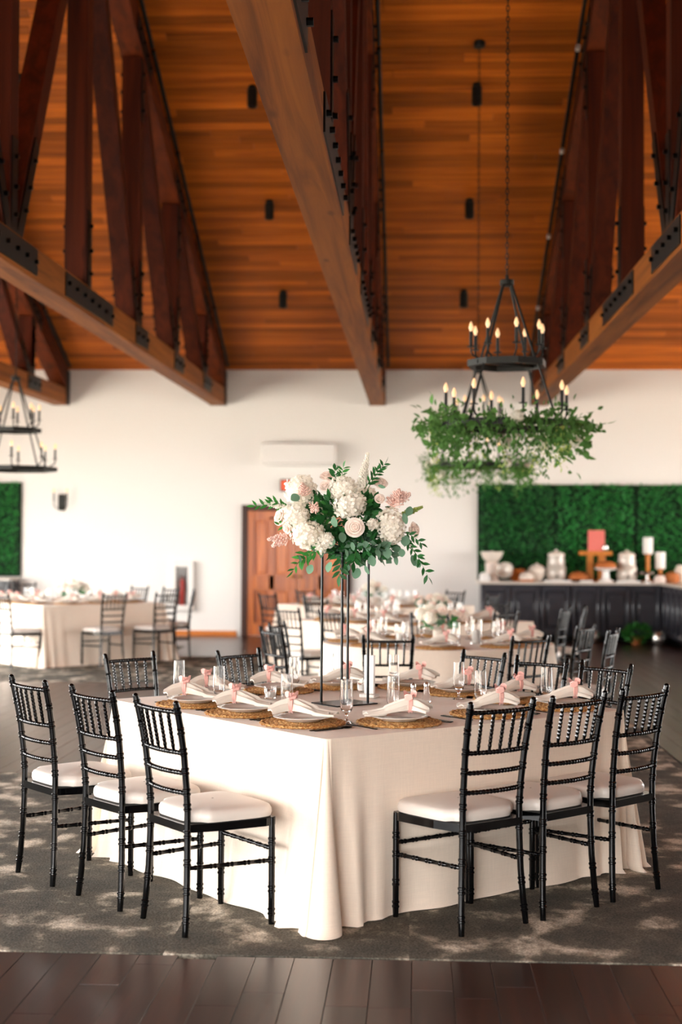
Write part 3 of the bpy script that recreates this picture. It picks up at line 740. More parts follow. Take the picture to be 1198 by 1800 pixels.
def napkin():
    """pleated cloth pulled through a tie at x = 0: short tail one side, long fan the other"""
    N = 45; top = []; bot = []
    for i in range(37):
        x = -0.085 + 0.305 * i / 36; ax = abs(x); g = min(1.0, ax / (0.20 if x > 0 else 0.085))
        w = 0.020 + (0.072 if x > 0 else 0.050) * g ** 0.75
        rise = 0.046 * math.exp(-(ax / 0.10) ** 2) + 0.020 - 0.006 * g
        rt, rb = [], []
        for j in range(N):
            q = j / (N - 1) * 2 - 1
            pl = math.sin(q * 13.0 + 0.7 + 3.0 * x); am = 0.010 * (0.35 + 0.65 * math.sin(math.pi * min(1, g)))  + 0.002
            dome = (1 - q * q) ** 0.5 if abs(q) < 1 else 0
            z = 0.008 + rise * (0.35 + 0.65 * dome) * (0.75 if x > 0.12 else 1) + am * pl * (0.4 + 0.6 * dome)
            xx = x + (0.020 * math.sin(q * 5 + 1) + 0.012 * q) * g
            yy = w * q + 0.018 * g * g * (1 if x > 0 else -1)
            rt.append((xx, yy, max(0.007, z))); rb.append((xx, yy * 0.97, max(0.004, z - 0.006)))
        top.append(rt); bot.append(rb[::-1])
    rows = [t_ + b_ for t_, b_ in zip(top, bot)]
    m = MB().grid(rows, True); M2 = 2 * N; R_ = len(rows)
    for r0 in (0, R_ - 1):
        for j in range(N - 1): m.f.append((r0 * M2 + j, r0 * M2 + j + 1, r0 * M2 + M2 - 2 - j, r0 * M2 + M2 - 1 - j))
    return m.mesh('napkin', 'napkin', 70)
me['napkin'] = napkin()
def ribbon():
    rnd = random.Random(4); m = MB(); rows = []
    for i in range(20):
        a = 2 * math.pi * i / 19; rows.append([(x, (0.026 + q) * math.cos(a), 0.048 + (0.030 + q) * math.sin(a)) for x, q in ((-0.011, 0), (-0.007, 0.005), (0, 0.002), (0.007, 0.006), (0.011, 0))])
    m.grid(rows)
    for k in range(9):                                     # crumpled bow and tails
        a = rnd.uniform(0, 6.28); L_ = rnd.uniform(0.03, 0.05); el = rnd.uniform(0.2, 1.1); b = Vector((0, 0, 0.074)); d = Vector((math.cos(a) * math.cos(el), math.sin(a) * math.cos(el), math.sin(el) * 0.7)); s_ = Vector((-math.sin(a), math.cos(a), 0.2)) * 0.013
        P = []
        for i in range(8):
            f = i / 7; c = b + d * L_ * math.sin(f * math.pi * 0.8) + Vector((0, 0, 0.01 * math.sin(f * 9 + k))); P.append([c - s_ * (0.4 + f), c + Vector((0, 0, 0.006 * math.sin(f * 12))), c + s_ * (0.4 + f)])
        m.grid(P)
    return m.mesh('ribbon', 'pink', 80)
me['ribbon'] = ribbon()
me['knife'] = MB().prism([(-0.006, -0.11), (0.006, -0.11), (0.007, 0.0), (0.010, 0.02), (0.009, 0.09), (0.0, 0.115), (-0.005, 0.10), (-0.006, 0.0)], 2, 0, 0.004).mesh('knife', 'cutlery', 0)
m = MB(); m.prism([(-0.006, -0.10), (0.006, -0.10), (0.004, 0.03), (0.012, 0.05), (0.012, 0.062), (-0.012, 0.062), (-0.012, 0.05), (-0.004, 0.03)], 2, 0, 0.004)
for k in range(4): m.box(-0.012 + k * 0.0068, -0.0085 + k * 0.0068, 0.06, 0.102, 0.0, 0.004)
me['fork'] = m.mesh('fork', 'cutlery', 0)
m = MB(); m.prism([(-0.005, -0.10), (0.005, -0.10), (0.0035, 0.05), (-0.0035, 0.05)], 2, 0, 0.004); m.ball((0, 0.072, 0.005), 0.026, 12, 6, (0.75, 1.1, 0.22))
me['spoon'] = m.mesh('spoon', 'cutlery', 40)
def setting(c, face, H, nap, where, full=True, plate_shift=0.0):
    """one place setting at c; face = direction the diner looks (deg); nap = world direction of the napkin tail (deg)"""
    rz = R(face - 90); f = Vector((math.cos(R(face)), math.sin(R(face)))); r_ = Vector((f.y, -f.x)); z = H + 0.001
    o = inst('placemat', me['mat'], None, (c[0], c[1], z), (0, 0, rz)); tag(o, 'round woven seagrass placemat, ' + where, 'placemat', 'seagrass placemats')
    zp = z + 0.0164
    o = inst('dinner_plate', me['plate'], None, (c[0] + plate_shift * f.x, c[1] + plate_shift * f.y, zp), (0, 0, rz)); tag(o, 'white dinner plate under a napkin, ' + where, 'plate', 'white dinner plates')
    n = R(nap); o = thing('napkin', 'ivory napkin tied with pink ribbon, ' + where, 'napkin', (c[0] - 0.05 * math.cos(n), c[1] - 0.05 * math.sin(n), zp + 0.0165), n, 'tied napkins')
    inst('cloth', me['napkin'], o, scale=(0.86, 0.95, 1)); inst('ribbon', me['ribbon'], o)
    if full:
        for nm, k in (('fork', -0.203), ('knife', 0.198), ('spoon', 0.221)):
            p = Vector(c[:2]) + r_ * k
            o = inst(nm, me[nm], None, (p.x, p.y, z), (0, 0, rz + rr(-0.06, 0.06))); tag(o, 'black %s, %s' % (nm, where), nm, 'black cutlery')
def glass(p, H, where):
    o = inst('water_goblet', me['goblet'], None, (p[0], p[1], H + 0.001)); tag(o, 'clear footed water goblet, ' + where, 'glass', 'water goblets'); return o
def votive(p, H, where):
    o = thing('votive_candle', 'small glass votive with white candle, ' + where, 'candle', (p[0], p[1], H + 0.001), 0, 'votive candles')
    inst('cup', me['votive'], o); inst('candle', me['wax'], o)
# foreground table
W = ('nearest', 'middle', 'furthest')
for i, v in enumerate((-0.465, -0.02, 0.42)): setting(tuv(-0.70, v), 40.5, HT, (-2, 0, 4)[i], W[i] + ' seat on front-left side of foreground table')
for i, u in enumerate((-0.345, 0.20, 0.69)): setting(tuv(u, -0.69), 130.5, HT, (178, 185, 180)[i], W[i] + ' seat on front-right side of foreground table')
for i, v in enumerate((-0.31, 0.07, 0.45)): setting(tuv(0.70, v), 220.5, HT, (200, 190, 170)[i], W[i] + ' seat on back-right side of foreground table')
for i, u in enumerate((-0.40, -0.01, 0.39)): setting(tuv(u, 0.70), -49.5, HT, (10, 0, 190)[i], W[i] + ' seat on back-left side of foreground table')
for (x, y, w) in ((315, 1161, 'leftmost on the foreground table'), (385, 1171, 'second from left on foreground table'), (504, 1185, 'beside the left rods of the flower stand'),
                  (609, 1195, 'at the front corner of the foreground table'), (517, 1155, 'rear left of the flower stand'), (692, 1151, 'behind another goblet right of flower stand'),
                  (691, 1188, 'in front of another goblet right of flower stand'), (806, 1164, 'before the back-right chairs of foreground table'), (844, 1179, 'left of the rightmost goblet on foreground table'),
                  (960, 1173, 'rightmost on the foreground table'), (592, 1143, 'between the rods behind the flower stand')):
    p = onz(x, y, HT + 0.188); glass(p, HT, w)
votive(onz(475, 1228, HT), HT, 'left of the flower stand base')
votive(onz(637, 1216, HT), HT, 'behind the white number card')
# salt and pepper
for (x, y, w) in ((726, 1236, 'left'), (749, 1234, 'right')):
    p = onz(x, y, HT); t = thing('shaker', 'glass condiment shaker with metal top, %s of the pair' % w, 'shaker', (p.x, p.y, HT + 0.001), 0, 'salt and pepper shakers')
    MB().lathe([(0, 0), (0.021, 0), (0.022, 0.004), (0.014, 0.06), (0.012, 0.075), (0.0, 0.075)], 16).obj('body', 'glass', t)
    MB().lathe([(0.013, 0.074), (0.0135, 0.088), (0.008, 0.098), (0, 0.1)], 16).obj('cap', 'silver', t)
# white table card with foot
p = onz(649, 1226, HT)
t = thing('table_card', 'white upright card on a foot beside the flower stand', 'card', (p.x, p.y, HT + 0.001), R(-30))
MB().bbox(-0.045, 0.045, -0.03, 0.03, 0, 0.018, 0.003).obj('foot', 'white', t); MB().bbox(-0.029, 0.029, -0.008, 0.008, 0.018, 0.215, 0.002).obj('panel', 'white', t)
# other tables
def dress(cx, cy, h, name, rnd=False, n=3):
    S = (('front-left', 45, (-1, 0), (0, 1)), ('front-right', 135, (0, -1), (1, 0)), ('back-right', 225, (1, 0), (0, 1)), ('back-left', -45, (0, 1), (1, 0)))
    u = Vector((math.cos(A45), math.sin(A45))); v = Vector((-u.y, u.x)); C = Vector((cx, cy))
    if rnd:
        nm = ('front', 'front right', 'right', 'back right', 'back', 'back left', 'left', 'front left')
        for k in range(8):
            a = -90 + 45 * k; d = Vector((math.cos(R(a)), math.sin(R(a)))); c = C + d * (h - 0.22)
            w = '%s seat of %s' % (nm[k], name); setting(c, a + 180, HT, 180 if d.x > 0 else 0, w, False)
            e = Vector((-d.y, d.x)); glass(C + d * (h - 0.42) + e * 0.13, HT, w)
        return
    for side, face, n_, e_ in S:
        for i in range(3):
            k = (-0.42, 0, 0.42)[i]; nn = u * n_[0] + v * n_[1]; ee = u * e_[0] + v * e_[1]
            c = C + nn * 0.69 + ee * k * 1.0; w = '%s seat on %s side of %s' % (('first', 'second', 'third')[i], side, name)
            setting(c, face, HT, 180 if nn.x > 0 else 0, w, False); glass(C + nn * 0.46 + ee * (k + 0.14 * (1 if i < 2 else -1)), HT, w)
dress(RC[0], RC[1], RR_, 'the round table', True)
dress(D1[0], D1[1], SH, 'the table beyond round')
dress(D2[0], D2[1], SH, 'the rear door table')
dress(D3[0], D3[1], SH, 'the far left table')

# ------------------------------------------------------------------ leaves and flowers (shared meshes)
def leafmesh(name, mat, L_, W_, round_=False, curl=0.12):
    P = []; n = 6
    for i in range(n + 1):
        f = i / n
        w = W_ * (math.sin(math.pi * min(0.98, max(0.03, f))) ** (0.55 if round_ else 0.9)) * (1 if round_ else (1.15 - 0.35 * f))
        y = L_ * f; z = -curl * L_ * f * f
        P.append([(-w / 2, z + 0.10 * w, y), (0, z, y), (w / 2, z + 0.10 * w, y)])
    return MB().grid(P).mesh(name, mat, 80)
lf_ruscus = leafmesh('leaf', 'leaf', 0.048, 0.017)
lf_ruscus_d = leafmesh('leaf', 'leaf_dark', 0.055, 0.022)
lf_euca = leafmesh('leaf', 'euca', 0.052, 0.046, True, 0.05)
lf_euca_s = leafmesh('leaf', 'euca', 0.05, 0.026, True, 0.05)
lf_gar = leafmesh('leaf', 'garland', 0.075, 0.045, False, 0.2)
def put_leaf(me_, parent, base, d, s=1.0, roll=None, name='leaf', show=None):
    """leaf from base along d; show = direction its blade roughly turns to"""
    z = Vector(d).normalized(); y = Vector(show or (rr(-1, 1), rr(-1, 1), rr(-1, 1))) + Vector((rr(-.5, .5), rr(-.3, .3), rr(-.5, .5)))
    y = y - z * y.dot(z); y = y.normalized() if y.length > 1e-3 else z.orthogonal().normalized(); x = y.cross(z)
    q = Matrix(((x.x, y.x, z.x), (x.y, y.y, z.y), (x.z, y.z, z.z))).to_quaternion()
    o = inst(name, me_, parent, base); o.rotation_mode = 'QUATERNION'; o.rotation_quaternion = q; o.scale = (s, s, s); return o
def hydrangea(rad, sq, seed):
    rnd = random.Random(seed); m = MB(); n = int(120 * (rad / 0.08) ** 1.3)
    m.ball((0, 0, 0), rad * 0.74, 14, 10, sq)
    for i in range(n):                                      # florets of four cupped petals
        z = 1 - 2 * (i + 0.5) / n; a = i * 2.39996 + rnd.uniform(-0.2, 0.2); s_ = math.sqrt(1 - z * z)
        d = Vector((s_ * math.cos(a), s_ * math.sin(a), z)); c = Vector((d.x * sq[0], d.y * sq[1], d.z * sq[2])) * rad * rnd.uniform(0.82, 1.08)
        e = d.orthogonal().normalized(); g = d.cross(e); w0 = rnd.uniform(0, 6.28); L_ = rnd.uniform(0.014, 0.021)
        for k in range(4):
            w = w0 + k * math.pi / 2 + rnd.uniform(-0.15, 0.15); t = e * math.cos(w) + g * math.sin(w); b = d.cross(t)
            up = rnd.uniform(0.1, 0.6)
            P = [c, c + t * L_ * 0.6 + b * L_ * 0.48 + d * L_ * up * 0.5, c + t * L_ * 1.05 + b * L_ * 0.2 + d * L_ * up, c + t * L_ * 1.05 - b * L_ * 0.2 + d * L_ * up, c + t * L_ * 0.6 - b * L_ * 0.48 + d * L_ * up * 0.5]
            m.add(P, [(0, 1, 2, 3, 4)])
    return m
def rose(rad, seed):
    rnd = random.Random(seed); m = MB()
    m.ball((0, 0, rad * 0.2), rad * 0.42, 12, 8, (1, 1, 1.1))
    for ring, (cnt, r0, r1, z0, z1) in enumerate(((3, 0.10, 0.22, 0.1, 0.86), (4, 0.24, 0.42, 0.0, 0.84), (5, 0.36, 0.66, -0.15, 0.72), (6, 0.45, 0.98, -0.28, 0.42))):
        for k in range(cnt):
            a0 = 2 * math.pi * k / cnt + ring * 0.6 + rnd.uniform(-0.1, 0.1); wd = 2 * math.pi / cnt * 0.72; P = []
            for i in range(6):
                f = i / 5; row = []
                for j in range(7):
                    g = j / 6 * 2 - 1; a = a0 + g * wd; r = (r0 + (r1 - r0) * f ** 1.4) * rad; z = (z0 + (z1 - z0) * math.sin(f * 1.57)) * rad - (g * g) * rad * 0.14 * f
                    if f > 0.9: r += 0.06 * rad * (1 - g * g); z -= 0.05 * rad
                    row.append((r * math.cos(a), r * math.sin(a), z))
                P.append(row)
            m.grid(P)
    return m
def plume(L_, w, seed, taper=0.8, bead=1.0):
    rnd = random.Random(seed); m = MB(); m.tube([(0, 0, 0), (0, 0, L_)], 0.0015, 5)
    n = int(70 * L_ / 0.1)
    for i in range(n):
        f = i / n; r = w * (1 - f) ** taper * rnd.uniform(0.5, 1.1) + 0.002; a = i * 2.4; s_ = rnd.uniform(0.003, 0.0055) * bead * (1 - 0.5 * f if bead > 1 else 1)
        c = (r * math.cos(a), r * math.sin(a), L_ * f + r * 0.5); m.tube([(0, 0, L_ * f), c], [0.0012, s_], 4); m.ball(c, s_, 5, 4)
    return m
def oriented(o, d):
    o.rotation_mode = 'QUATERNION'; o.rotation_quaternion = Vector(d).normalized().to_track_quat('Z', 'Y'); return o
# --- tall centrepiece stand
st = thing('flower_stand', 'tall black four-rod flower stand on foreground table', 'stand', (-0.334, 6.969, HT + 0.001), A0)
SQ = 0.081
MB().bbox(-0.125, 0.125, -0.105, 0.105, 0, 0.006, 0.001).obj('base_plate', 'rod', st)
for sx in (-1, 1):
    for sy in (-1, 1):
        MB().box(sx * SQ - 0.0045, sx * SQ + 0.0045, sy * SQ - 0.0045, sy * SQ + 0.0045, 0.006, 0.735).obj('rod', 'rod', st)
MB().bbox(-SQ - 0.006, SQ + 0.006, -SQ - 0.006, SQ + 0.006, 0.735, 0.741, 0.001).obj('top_plate', 'rod', st)
SY = 6.969
BC = Vector((-0.334, SY, HT + 0.744))
fa = thing('flower_arrangement', 'lush white hydrangea and blush rose arrangement on tall black stand', 'flowers', BC)
MB().lathe([(0, 0), (0.03, 0), (0.035, 0.03), (0.045, 0.07), (0.04, 0.10), (0, 0.11)], 24).obj('floral_foam', 'leaf_dark', fa)
def F(px, py, dy=0.0): return ony(px, py, SY + dy) - BC
ctr = F(605, 905, 0)
# white hydrangea heads
for i, (px, py, dy, r, sq) in enumerate(((528, 862, -0.02, 0.076, (1, .9, .95)), (603, 860, -0.06, 0.070, (1, .9, .85)), (614, 888, -0.13, 0.070, (1.1, .9, .85)), (521, 908, -0.10, 0.060, (1, .9, 1)),
                                         (541, 940, -0.12, 0.080, (1.15, .9, .8)), (686, 926, -0.09, 0.072, (0.92, .9, 1.2)), (640, 880, 0.16, 0.07, (1, 1, .9)), (560, 905, 0.16, 0.07, (1, 1, .9)))):
    hydrangea(r, sq, i).obj('hydrangea', 'hyd', fa, F(px, py, dy), (rr(-.3, .3), rr(-.3, .3), rr(0, 6)), smooth=30)
hydrangea(0.030, (1, 1, 1), 40).obj('stock_bloom', 'hyd', fa, F(574, 950, -0.16), smooth=30)
hydrangea(0.022, (1, 1, 1), 41).obj('stock_bloom', 'hyd', fa, F(563, 962, -0.15), smooth=30)
hydrangea(0.018, (1, 1, 1), 42).obj('stock_bloom', 'hyd', fa, F(654, 921, -0.15), smooth=30)
for i, (px, py, dy, r, d) in enumerate(((623, 928, -0.19, 0.047, (0.05, -1, 0.12)), (497, 910, -0.08, 0.045, (-0.7, -0.7, 0.3)), (667, 852, -0.03, 0.038, (0.2, -0.6, 0.7)), (667, 878, -0.12, 0.026, (0.1, -0.9, 0.4)),
                                        (575, 840, -0.02, 0.036, (-0.1, -0.5, 0.8)), (573, 855, -0.05, 0.030, (-0.3, -0.8, 0.4)), (724, 932, -0.02, 0.040, (0.9, -0.4, 0.2)), (507, 926, -0.1, 0.034, (-0.8, -0.5, -0.2)))):
    oriented(rose(r, i).obj('rose', 'rose', fa, F(px, py, dy), smooth=70), d)
for i, (px, py, dy, d, L_, w) in enumerate(((536, 872, -0.10, (-0.2, -0.4, 0.8), 0.07, 0.035), (548, 890, -0.14, (0.3, -0.6, -0.2), 0.07, 0.032), (508, 946, -0.12, (-0.9, -0.2, -0.05), 0.105, 0.032),
                                            (688, 892, -0.08, (0.35, -0.3, 0.8), 0.10, 0.045), (700, 880, -0.06, (0.8, -0.3, 0.5), 0.07, 0.035), (496, 948, -0.08, (-0.7, -0.2, -0.5), 0.06, 0.022))):
    oriented(plume(L_, w, i).obj('astilbe', 'astilbe', fa, F(px, py, dy), smooth=60), d)
for i, (a, b) in enumerate((((637, 850), (646, 796)), ((634, 858), (640, 812)), ((512, 895), (462, 884)), ((706, 905), (742, 891)))):
    p, q = F(*a, -0.06), F(*b, -0.08)
    m = plume((q - p).length, 0.019 if i < 2 else 0.012, 20 + i, 0.45, 1.5)
    oriented(m.obj('stock_spire' if i < 3 else 'seed_sprig', 'hyd' if i < 3 else 'lime', fa, p, smooth=60), q - p)
# leafy sprays: stem with leaf pairs
nleaf = 0
def spray(a, b, n, mesh_, sag=0.0, s=1.0, dy0=-0.05, dy1=-0.1, jitter=0.6):
    global nleaf
    p, q = F(*a, dy0), F(*b, dy1); pts = []
    for i in range(9):
        f = i / 8; c = p.lerp(q, f) + Vector((0, 0, sag * math.sin(math.pi * f))); pts.append(c)
    MB().tube(pts, [0.0022 * (1.2 - f / 8) for f in range(9)], 5).obj('stem', 'stem', fa)
    ax = (q - p).normalized(); sd = ax.cross(Vector((0, -1, 0)));  sd = sd.normalized() if sd.length > 0.1 else Vector((1, 0, 0))
    for i in range(n):
        f = 0.12 + 0.88 * (i + 0.5) / n; j = min(7, int(f * 8)); c = pts[j].lerp(pts[j + 1], f * 8 - j)
        sg = 1 if i % 2 else -1
        d = ax * rr(0.5, 0.9) + sd * sg * rr(0.5, 0.9) + Vector((rr(-.2, .2), rr(-.5, .1), rr(-.2, .2))) * jitter
        put_leaf(mesh_, fa, c, d, s * rr(0.75, 1.1), show=(0, -1, 0.5)); nleaf += 1
    put_leaf(mesh_, fa, q, ax, s)
spray((598, 850), (603, 822), 8, lf_ruscus, 0, 0.9); spray((590, 850), (588, 826), 6, lf_ruscus_d, 0, 0.8)
spray((645, 862), (676, 815), 12, lf_ruscus_d, 0.01, 0.72); spray((640, 860), (662, 826), 8, lf_ruscus_d, 0, 0.7)
spray((700, 940), (752, 1014), 14, lf_ruscus_d, 0.03, 0.8); spray((705, 935), (740, 955), 8, lf_ruscus_d, 0.01, 0.7); spray((715, 960), (738, 985), 6, lf_ruscus_d, 0.01, 0.7)
spray((520, 893), (448, 890), 10, lf_ruscus, 0.012, 0.9); spray((515, 905), (478, 880), 7, lf_ruscus, 0.01, 0.8); spray((525, 935), (492, 922), 6, lf_ruscus, 0, 0.8)
spray((545, 965), (515, 1003), 8, lf_ruscus, 0.01, 1.0); spray((560, 965), (530, 985), 7, lf_ruscus, 0.0, 1.0); spray((600, 970), (596, 1012), 7, lf_ruscus_d, 0, 1.0, -0.1, -0.12)
spray((625, 965), (622, 988), 6, lf_ruscus_d, 0, 1.1, -0.12, -0.15); spray((566, 940), (552, 972), 6, lf_ruscus, 0, 0.9, -0.15, -0.17)
for (px, py, dy) in ((548, 1002, -0.10), (581, 997, -0.12), (525, 985, -0.12), (566, 975, -0.14), (652, 985, -0.12), (641, 1003, -0.1), (630, 1008, -0.08), (680, 972, -0.12), (706, 974, -0.1), (724, 985, -0.08), (731, 992, -0.08), (607, 975, -0.16),
                     (648, 965, -0.15), (660, 972, -0.13), (590, 935, -0.18), (600, 945, -0.17), (586, 955, -0.17), (695, 985, -0.06), (610, 1000, -0.1), (672, 980, -0.05), (640, 960, -0.16), (618, 962, -0.17), (715, 915, -0.1), (548, 962, -0.16), (525, 880, -0.13), (664, 862, -0.14), (714, 930, -0.09), (712, 950, -0.1)):
    b = F(px, py - 9, dy); put_leaf(lf_euca if rr(0, 1) < 0.7 else lf_euca_s, fa, b, (rr(-.5, .5), rr(-.3, .1), -1 if py > 940 else rr(-1, 1)), rr(0.7, 1.1), show=(rr(-.8, .8), -0.8, rr(-.3, .8))); nleaf += 1
while nleaf < 290:                                          # inner greenery
    d = Vector((rr(-1, 1), rr(-1, 0.9), rr(-0.75, 0.8)))
    if d.length > 1 or d.length < 0.35: continue
    c = ctr + Vector((d.x * 0.22, d.y * 0.13, d.z * 0.125 + 0.005)); put_leaf(lf_ruscus_d if rr(0, 1) < 0.65 else lf_ruscus, fa, c, d + Vector((rr(-.5, .5), rr(-.5, .2), rr(-.5, .5))), rr(0.9, 1.35), show=(d.x, d.y - 0.4, d.z + 0.4)); nleaf += 1
def leaf_cloud(n, cen, rad, L_, W_, seed, y_bias=0):
    rnd = random.Random(seed); m = MB()
    for i in range(n):
        d = Vector((rnd.gauss(0, 1), rnd.gauss(0, 1), rnd.gauss(0, 1))).normalized(); k = rnd.uniform(0.3, 1) ** 0.5
        c = Vector(cen) + Vector((d.x * rad[0], d.y * rad[1], d.z * rad[2])) * k
        t = (d + Vector((rnd.uniform(-.8, .8), rnd.uniform(-.8, .8), rnd.uniform(-.8, .8)))).normalized(); w = t.orthogonal().normalized(); w.rotate(Matrix.Rotation(rnd.uniform(0, 6.28), 3, t)); l = L_ * rnd.uniform(0.6, 1.2)
        m.add([c, c + t * l * 0.5 + w * W_ / 2, c + t * l, c + t * l * 0.5 - w * W_ / 2], [(0, 1, 2, 3)])
    return m
fc = leaf_cloud(520, ctr - Vector((0, 0, 0.01)), (0.20, 0.12, 0.11), 0.055, 0.028, 2)
fl = leaf_cloud(330, F(625, 958, -0.03), (0.17, 0.12, 0.055), 0.055, 0.030, 3); fc.add(fl.v, fl.f)
stuff(fc.obj('filler_foliage', 'leaf_dark', fa, smooth=0))
stuff(leaf_cloud(60, F(640, 968, -0.06), (0.16, 0.10, 0.05), 0.05, 0.042, 6).obj('eucalyptus_filler', 'euca', fa, smooth=0))

# low arrangements on the other tables
def low_flowers(p, label, s=1.0, vase=True):
    t = thing('low_flower_arrangement', label, 'flowers', (p[0], p[1], HT + 0.001), rr(0, 6), 'low table flowers')
    MB().lathe([(0, 0), (0.05, 0), (0.06, 0.01), (0.065, 0.09), (0.055, 0.10), (0, 0.10)], 20).obj('vase', 'cream', t)
    for i in range(11):
        a = i * 2.4; r = 0.05 + 0.14 * s * (i / 11) ** 0.6; c = (r * math.cos(a), r * math.sin(a), 0.13 + 0.10 * s * (1 - (r / 0.22) ** 2) + rr(0, 0.05))
        if i % 3 == 0: hydrangea(0.05, (1, 1, 0.9), i).obj('hydrangea', 'hyd', t, c, smooth=30)
        else: oriented(rose(0.042, i).obj('rose', 'rose', t, c, smooth=70), (c[0], c[1], 0.15))
    for i in range(36):
        a = rr(0, 6.28); put_leaf(lf_ruscus if i % 2 else lf_euca, t, (0.1 * math.cos(a), 0.1 * math.sin(a), rr(0.1, 0.2)), (math.cos(a), math.sin(a), rr(-0.2, 0.8)), rr(1.2, 2.0))
low_flowers((RC[0] + 0.02, RC[1] + 0.05), 'low peach and white flowers on the round table', 1.1)
low_flowers((D1[0] + 0.25, D1[1]), 'low peach and white flowers on the table beyond the round one')
low_flowers((D2[0], D2[1]), 'low flowers on the rear table by the door')
low_flowers((D3[0] + 0.1, D3[1] - 0.1), 'low peach and white flowers on the far left table', 1.1)
for (c, nm) in ((RC, 'the round table'), (D1, 'the table beyond the round one'), (D3, 'the far left table'), (D2, 'the rear door table')):
    for k, (dx, dy, w) in enumerate(((0.30, -0.1, 'right of its flowers'), (-0.30, -0.12, 'left of its flowers'), (0.12, -0.32, 'in front of its flowers'))):
        t = thing('pillar_candle', 'pillar candle on %s, %s' % (nm, w), 'candle', (c[0] + dx, c[1] + dy, HT + 0.001), 0, 'pillar candles')
        hgt = (0.15, 0.11, 0.08)[k]
        MB().lathe([(0, 0.004), (0.033, 0.004), (0.034, hgt * 0.7), (0.01, hgt * 0.68), (0, hgt * 0.75)], 16).obj('candle', 'wax', t)
        MB().lathe([(0, 0), (0.045, 0), (0.046, hgt + 0.04), (0.043, hgt + 0.04), (0.042, 0.004), (0, 0.003)], 20).obj('glass_sleeve', 'glass', t)

# ------------------------------------------------------------------ chandeliers
def ring_band(r, z, w, h, n=8, rot=0.0):
    m = MB(); rows = []
    for i in range(n + 1):
        a = 2 * math.pi * i / n + rot; ca, sa = math.cos(a), math.sin(a)
        rows.append([(ca * (r - w / 2), sa * (r - w / 2), z - h / 2), (ca * (r + w / 2), sa * (r + w / 2), z - h / 2), (ca * (r + w / 2), sa * (r + w / 2), z + h / 2), (ca * (r - w / 2), sa * (r - w / 2), z + h / 2)])
    return m.grid(rows, True)
bulb_me = MB().lathe([(0.0, 0), (0.008, 0.0), (0.010, 0.01), (0.017, 0.026), (0.0175, 0.036), (0.011, 0.058), (0.004, 0.074), (0, 0.078)], 12).mesh('bulb', 'bulb', 60)
sleeve_me = MB().lathe([(0, 0), (0.030, 0.0), (0.034, 0.006), (0.013, 0.008), (0.0125, 0.12), (0, 0.12)], 12).mesh('candle_sleeve', 'iron', 40)
def chandelier(x, y, label, zcap=3.57, zu=2.94, zl=2.465):
    t = thing('chandelier', label, 'chandelier', (x, y, zl), 0, 'two-tier chandeliers')
    ztop = zc(y) - zl
    MB().lathe([(0, ztop - 0.05), (0.06, ztop - 0.05), (0.07, ztop - 0.02), (0.07, ztop + 0.03), (0, ztop + 0.03)], 20).obj('canopy', 'iron', t)
    m = MB(); z = zcap - zl + 0.05; k = 0                     # chain links
    while z < ztop - 0.05:
        pts = []
        for i in range(9):
            a = 2 * math.pi * i / 8; q = 0.012 * math.cos(a); pts.append((q, 0, z + 0.03 + 0.026 * math.sin(a)) if k % 2 else (0, q, z + 0.03 + 0.026 * math.sin(a)))
        m.tube(pts, 0.004, 5, False); z += 0.042; k += 1
    stuff(m.obj('chain', 'iron', t))
    MB().lathe([(0, zcap - zl + 0.06), (0.012, zcap - zl + 0.06), (0.015, zcap - zl + 0.025), (0.055, zcap - zl + 0.02), (0.055, zcap - zl - 0.02), (0.02, zcap - zl - 0.03), (0, zcap - zl - 0.03)], 16).obj('hub', 'iron', t)
    for zz, r in ((zu - zl, 0.295), (0.0, 0.49)):
        ring_band(r, zz, 0.035, 0.05, 8, R(12)).obj('ring', 'iron', t, smooth=0)
        MB().box(-r, r, -0.012, 0.012, zz - 0.012, zz + 0.012).obj('cross_bar', 'iron', t, rot=(0, 0, R(35)))
        for i in range(8):
            a = 2 * math.pi * i / 8 + R(11); ca, sa = math.cos(a), math.sin(a); rc = r - 0.012
            P = [(ca * (rc - 0.07), sa * (rc - 0.07), zz + 0.02), (ca * (rc - 0.05), sa * (rc - 0.05), zz + 0.045), (ca * (rc - 0.015), sa * (rc - 0.015), zz + 0.06), (ca * rc, sa * rc, zz + 0.09), (ca * rc, sa * rc, zz + 0.13)]
            MB().tube(P, 0.008, 6).obj('arm', 'iron', t)
            sl_ = inst('candle_sleeve', sleeve_me, t, (ca * rc, sa * rc, zz + 0.125)); inst('bulb', bulb_me, sl_, (0, 0, 0.12))
    for i in range(4):
        a = R(45 + 90 * i + 5); ca, sa = math.cos(a), math.sin(a)
        MB().tube([(ca * 0.04, sa * 0.04, zcap - zl - 0.01), (ca * 0.275, sa * 0.275, zu - zl)], 0.010, 8).obj('rod', 'iron', t)
        MB().tube([(ca * 0.285, sa * 0.285, zu - zl), (ca * 0.47, sa * 0.47, 0)], 0.009, 8).obj('rod', 'iron', t)
    return t
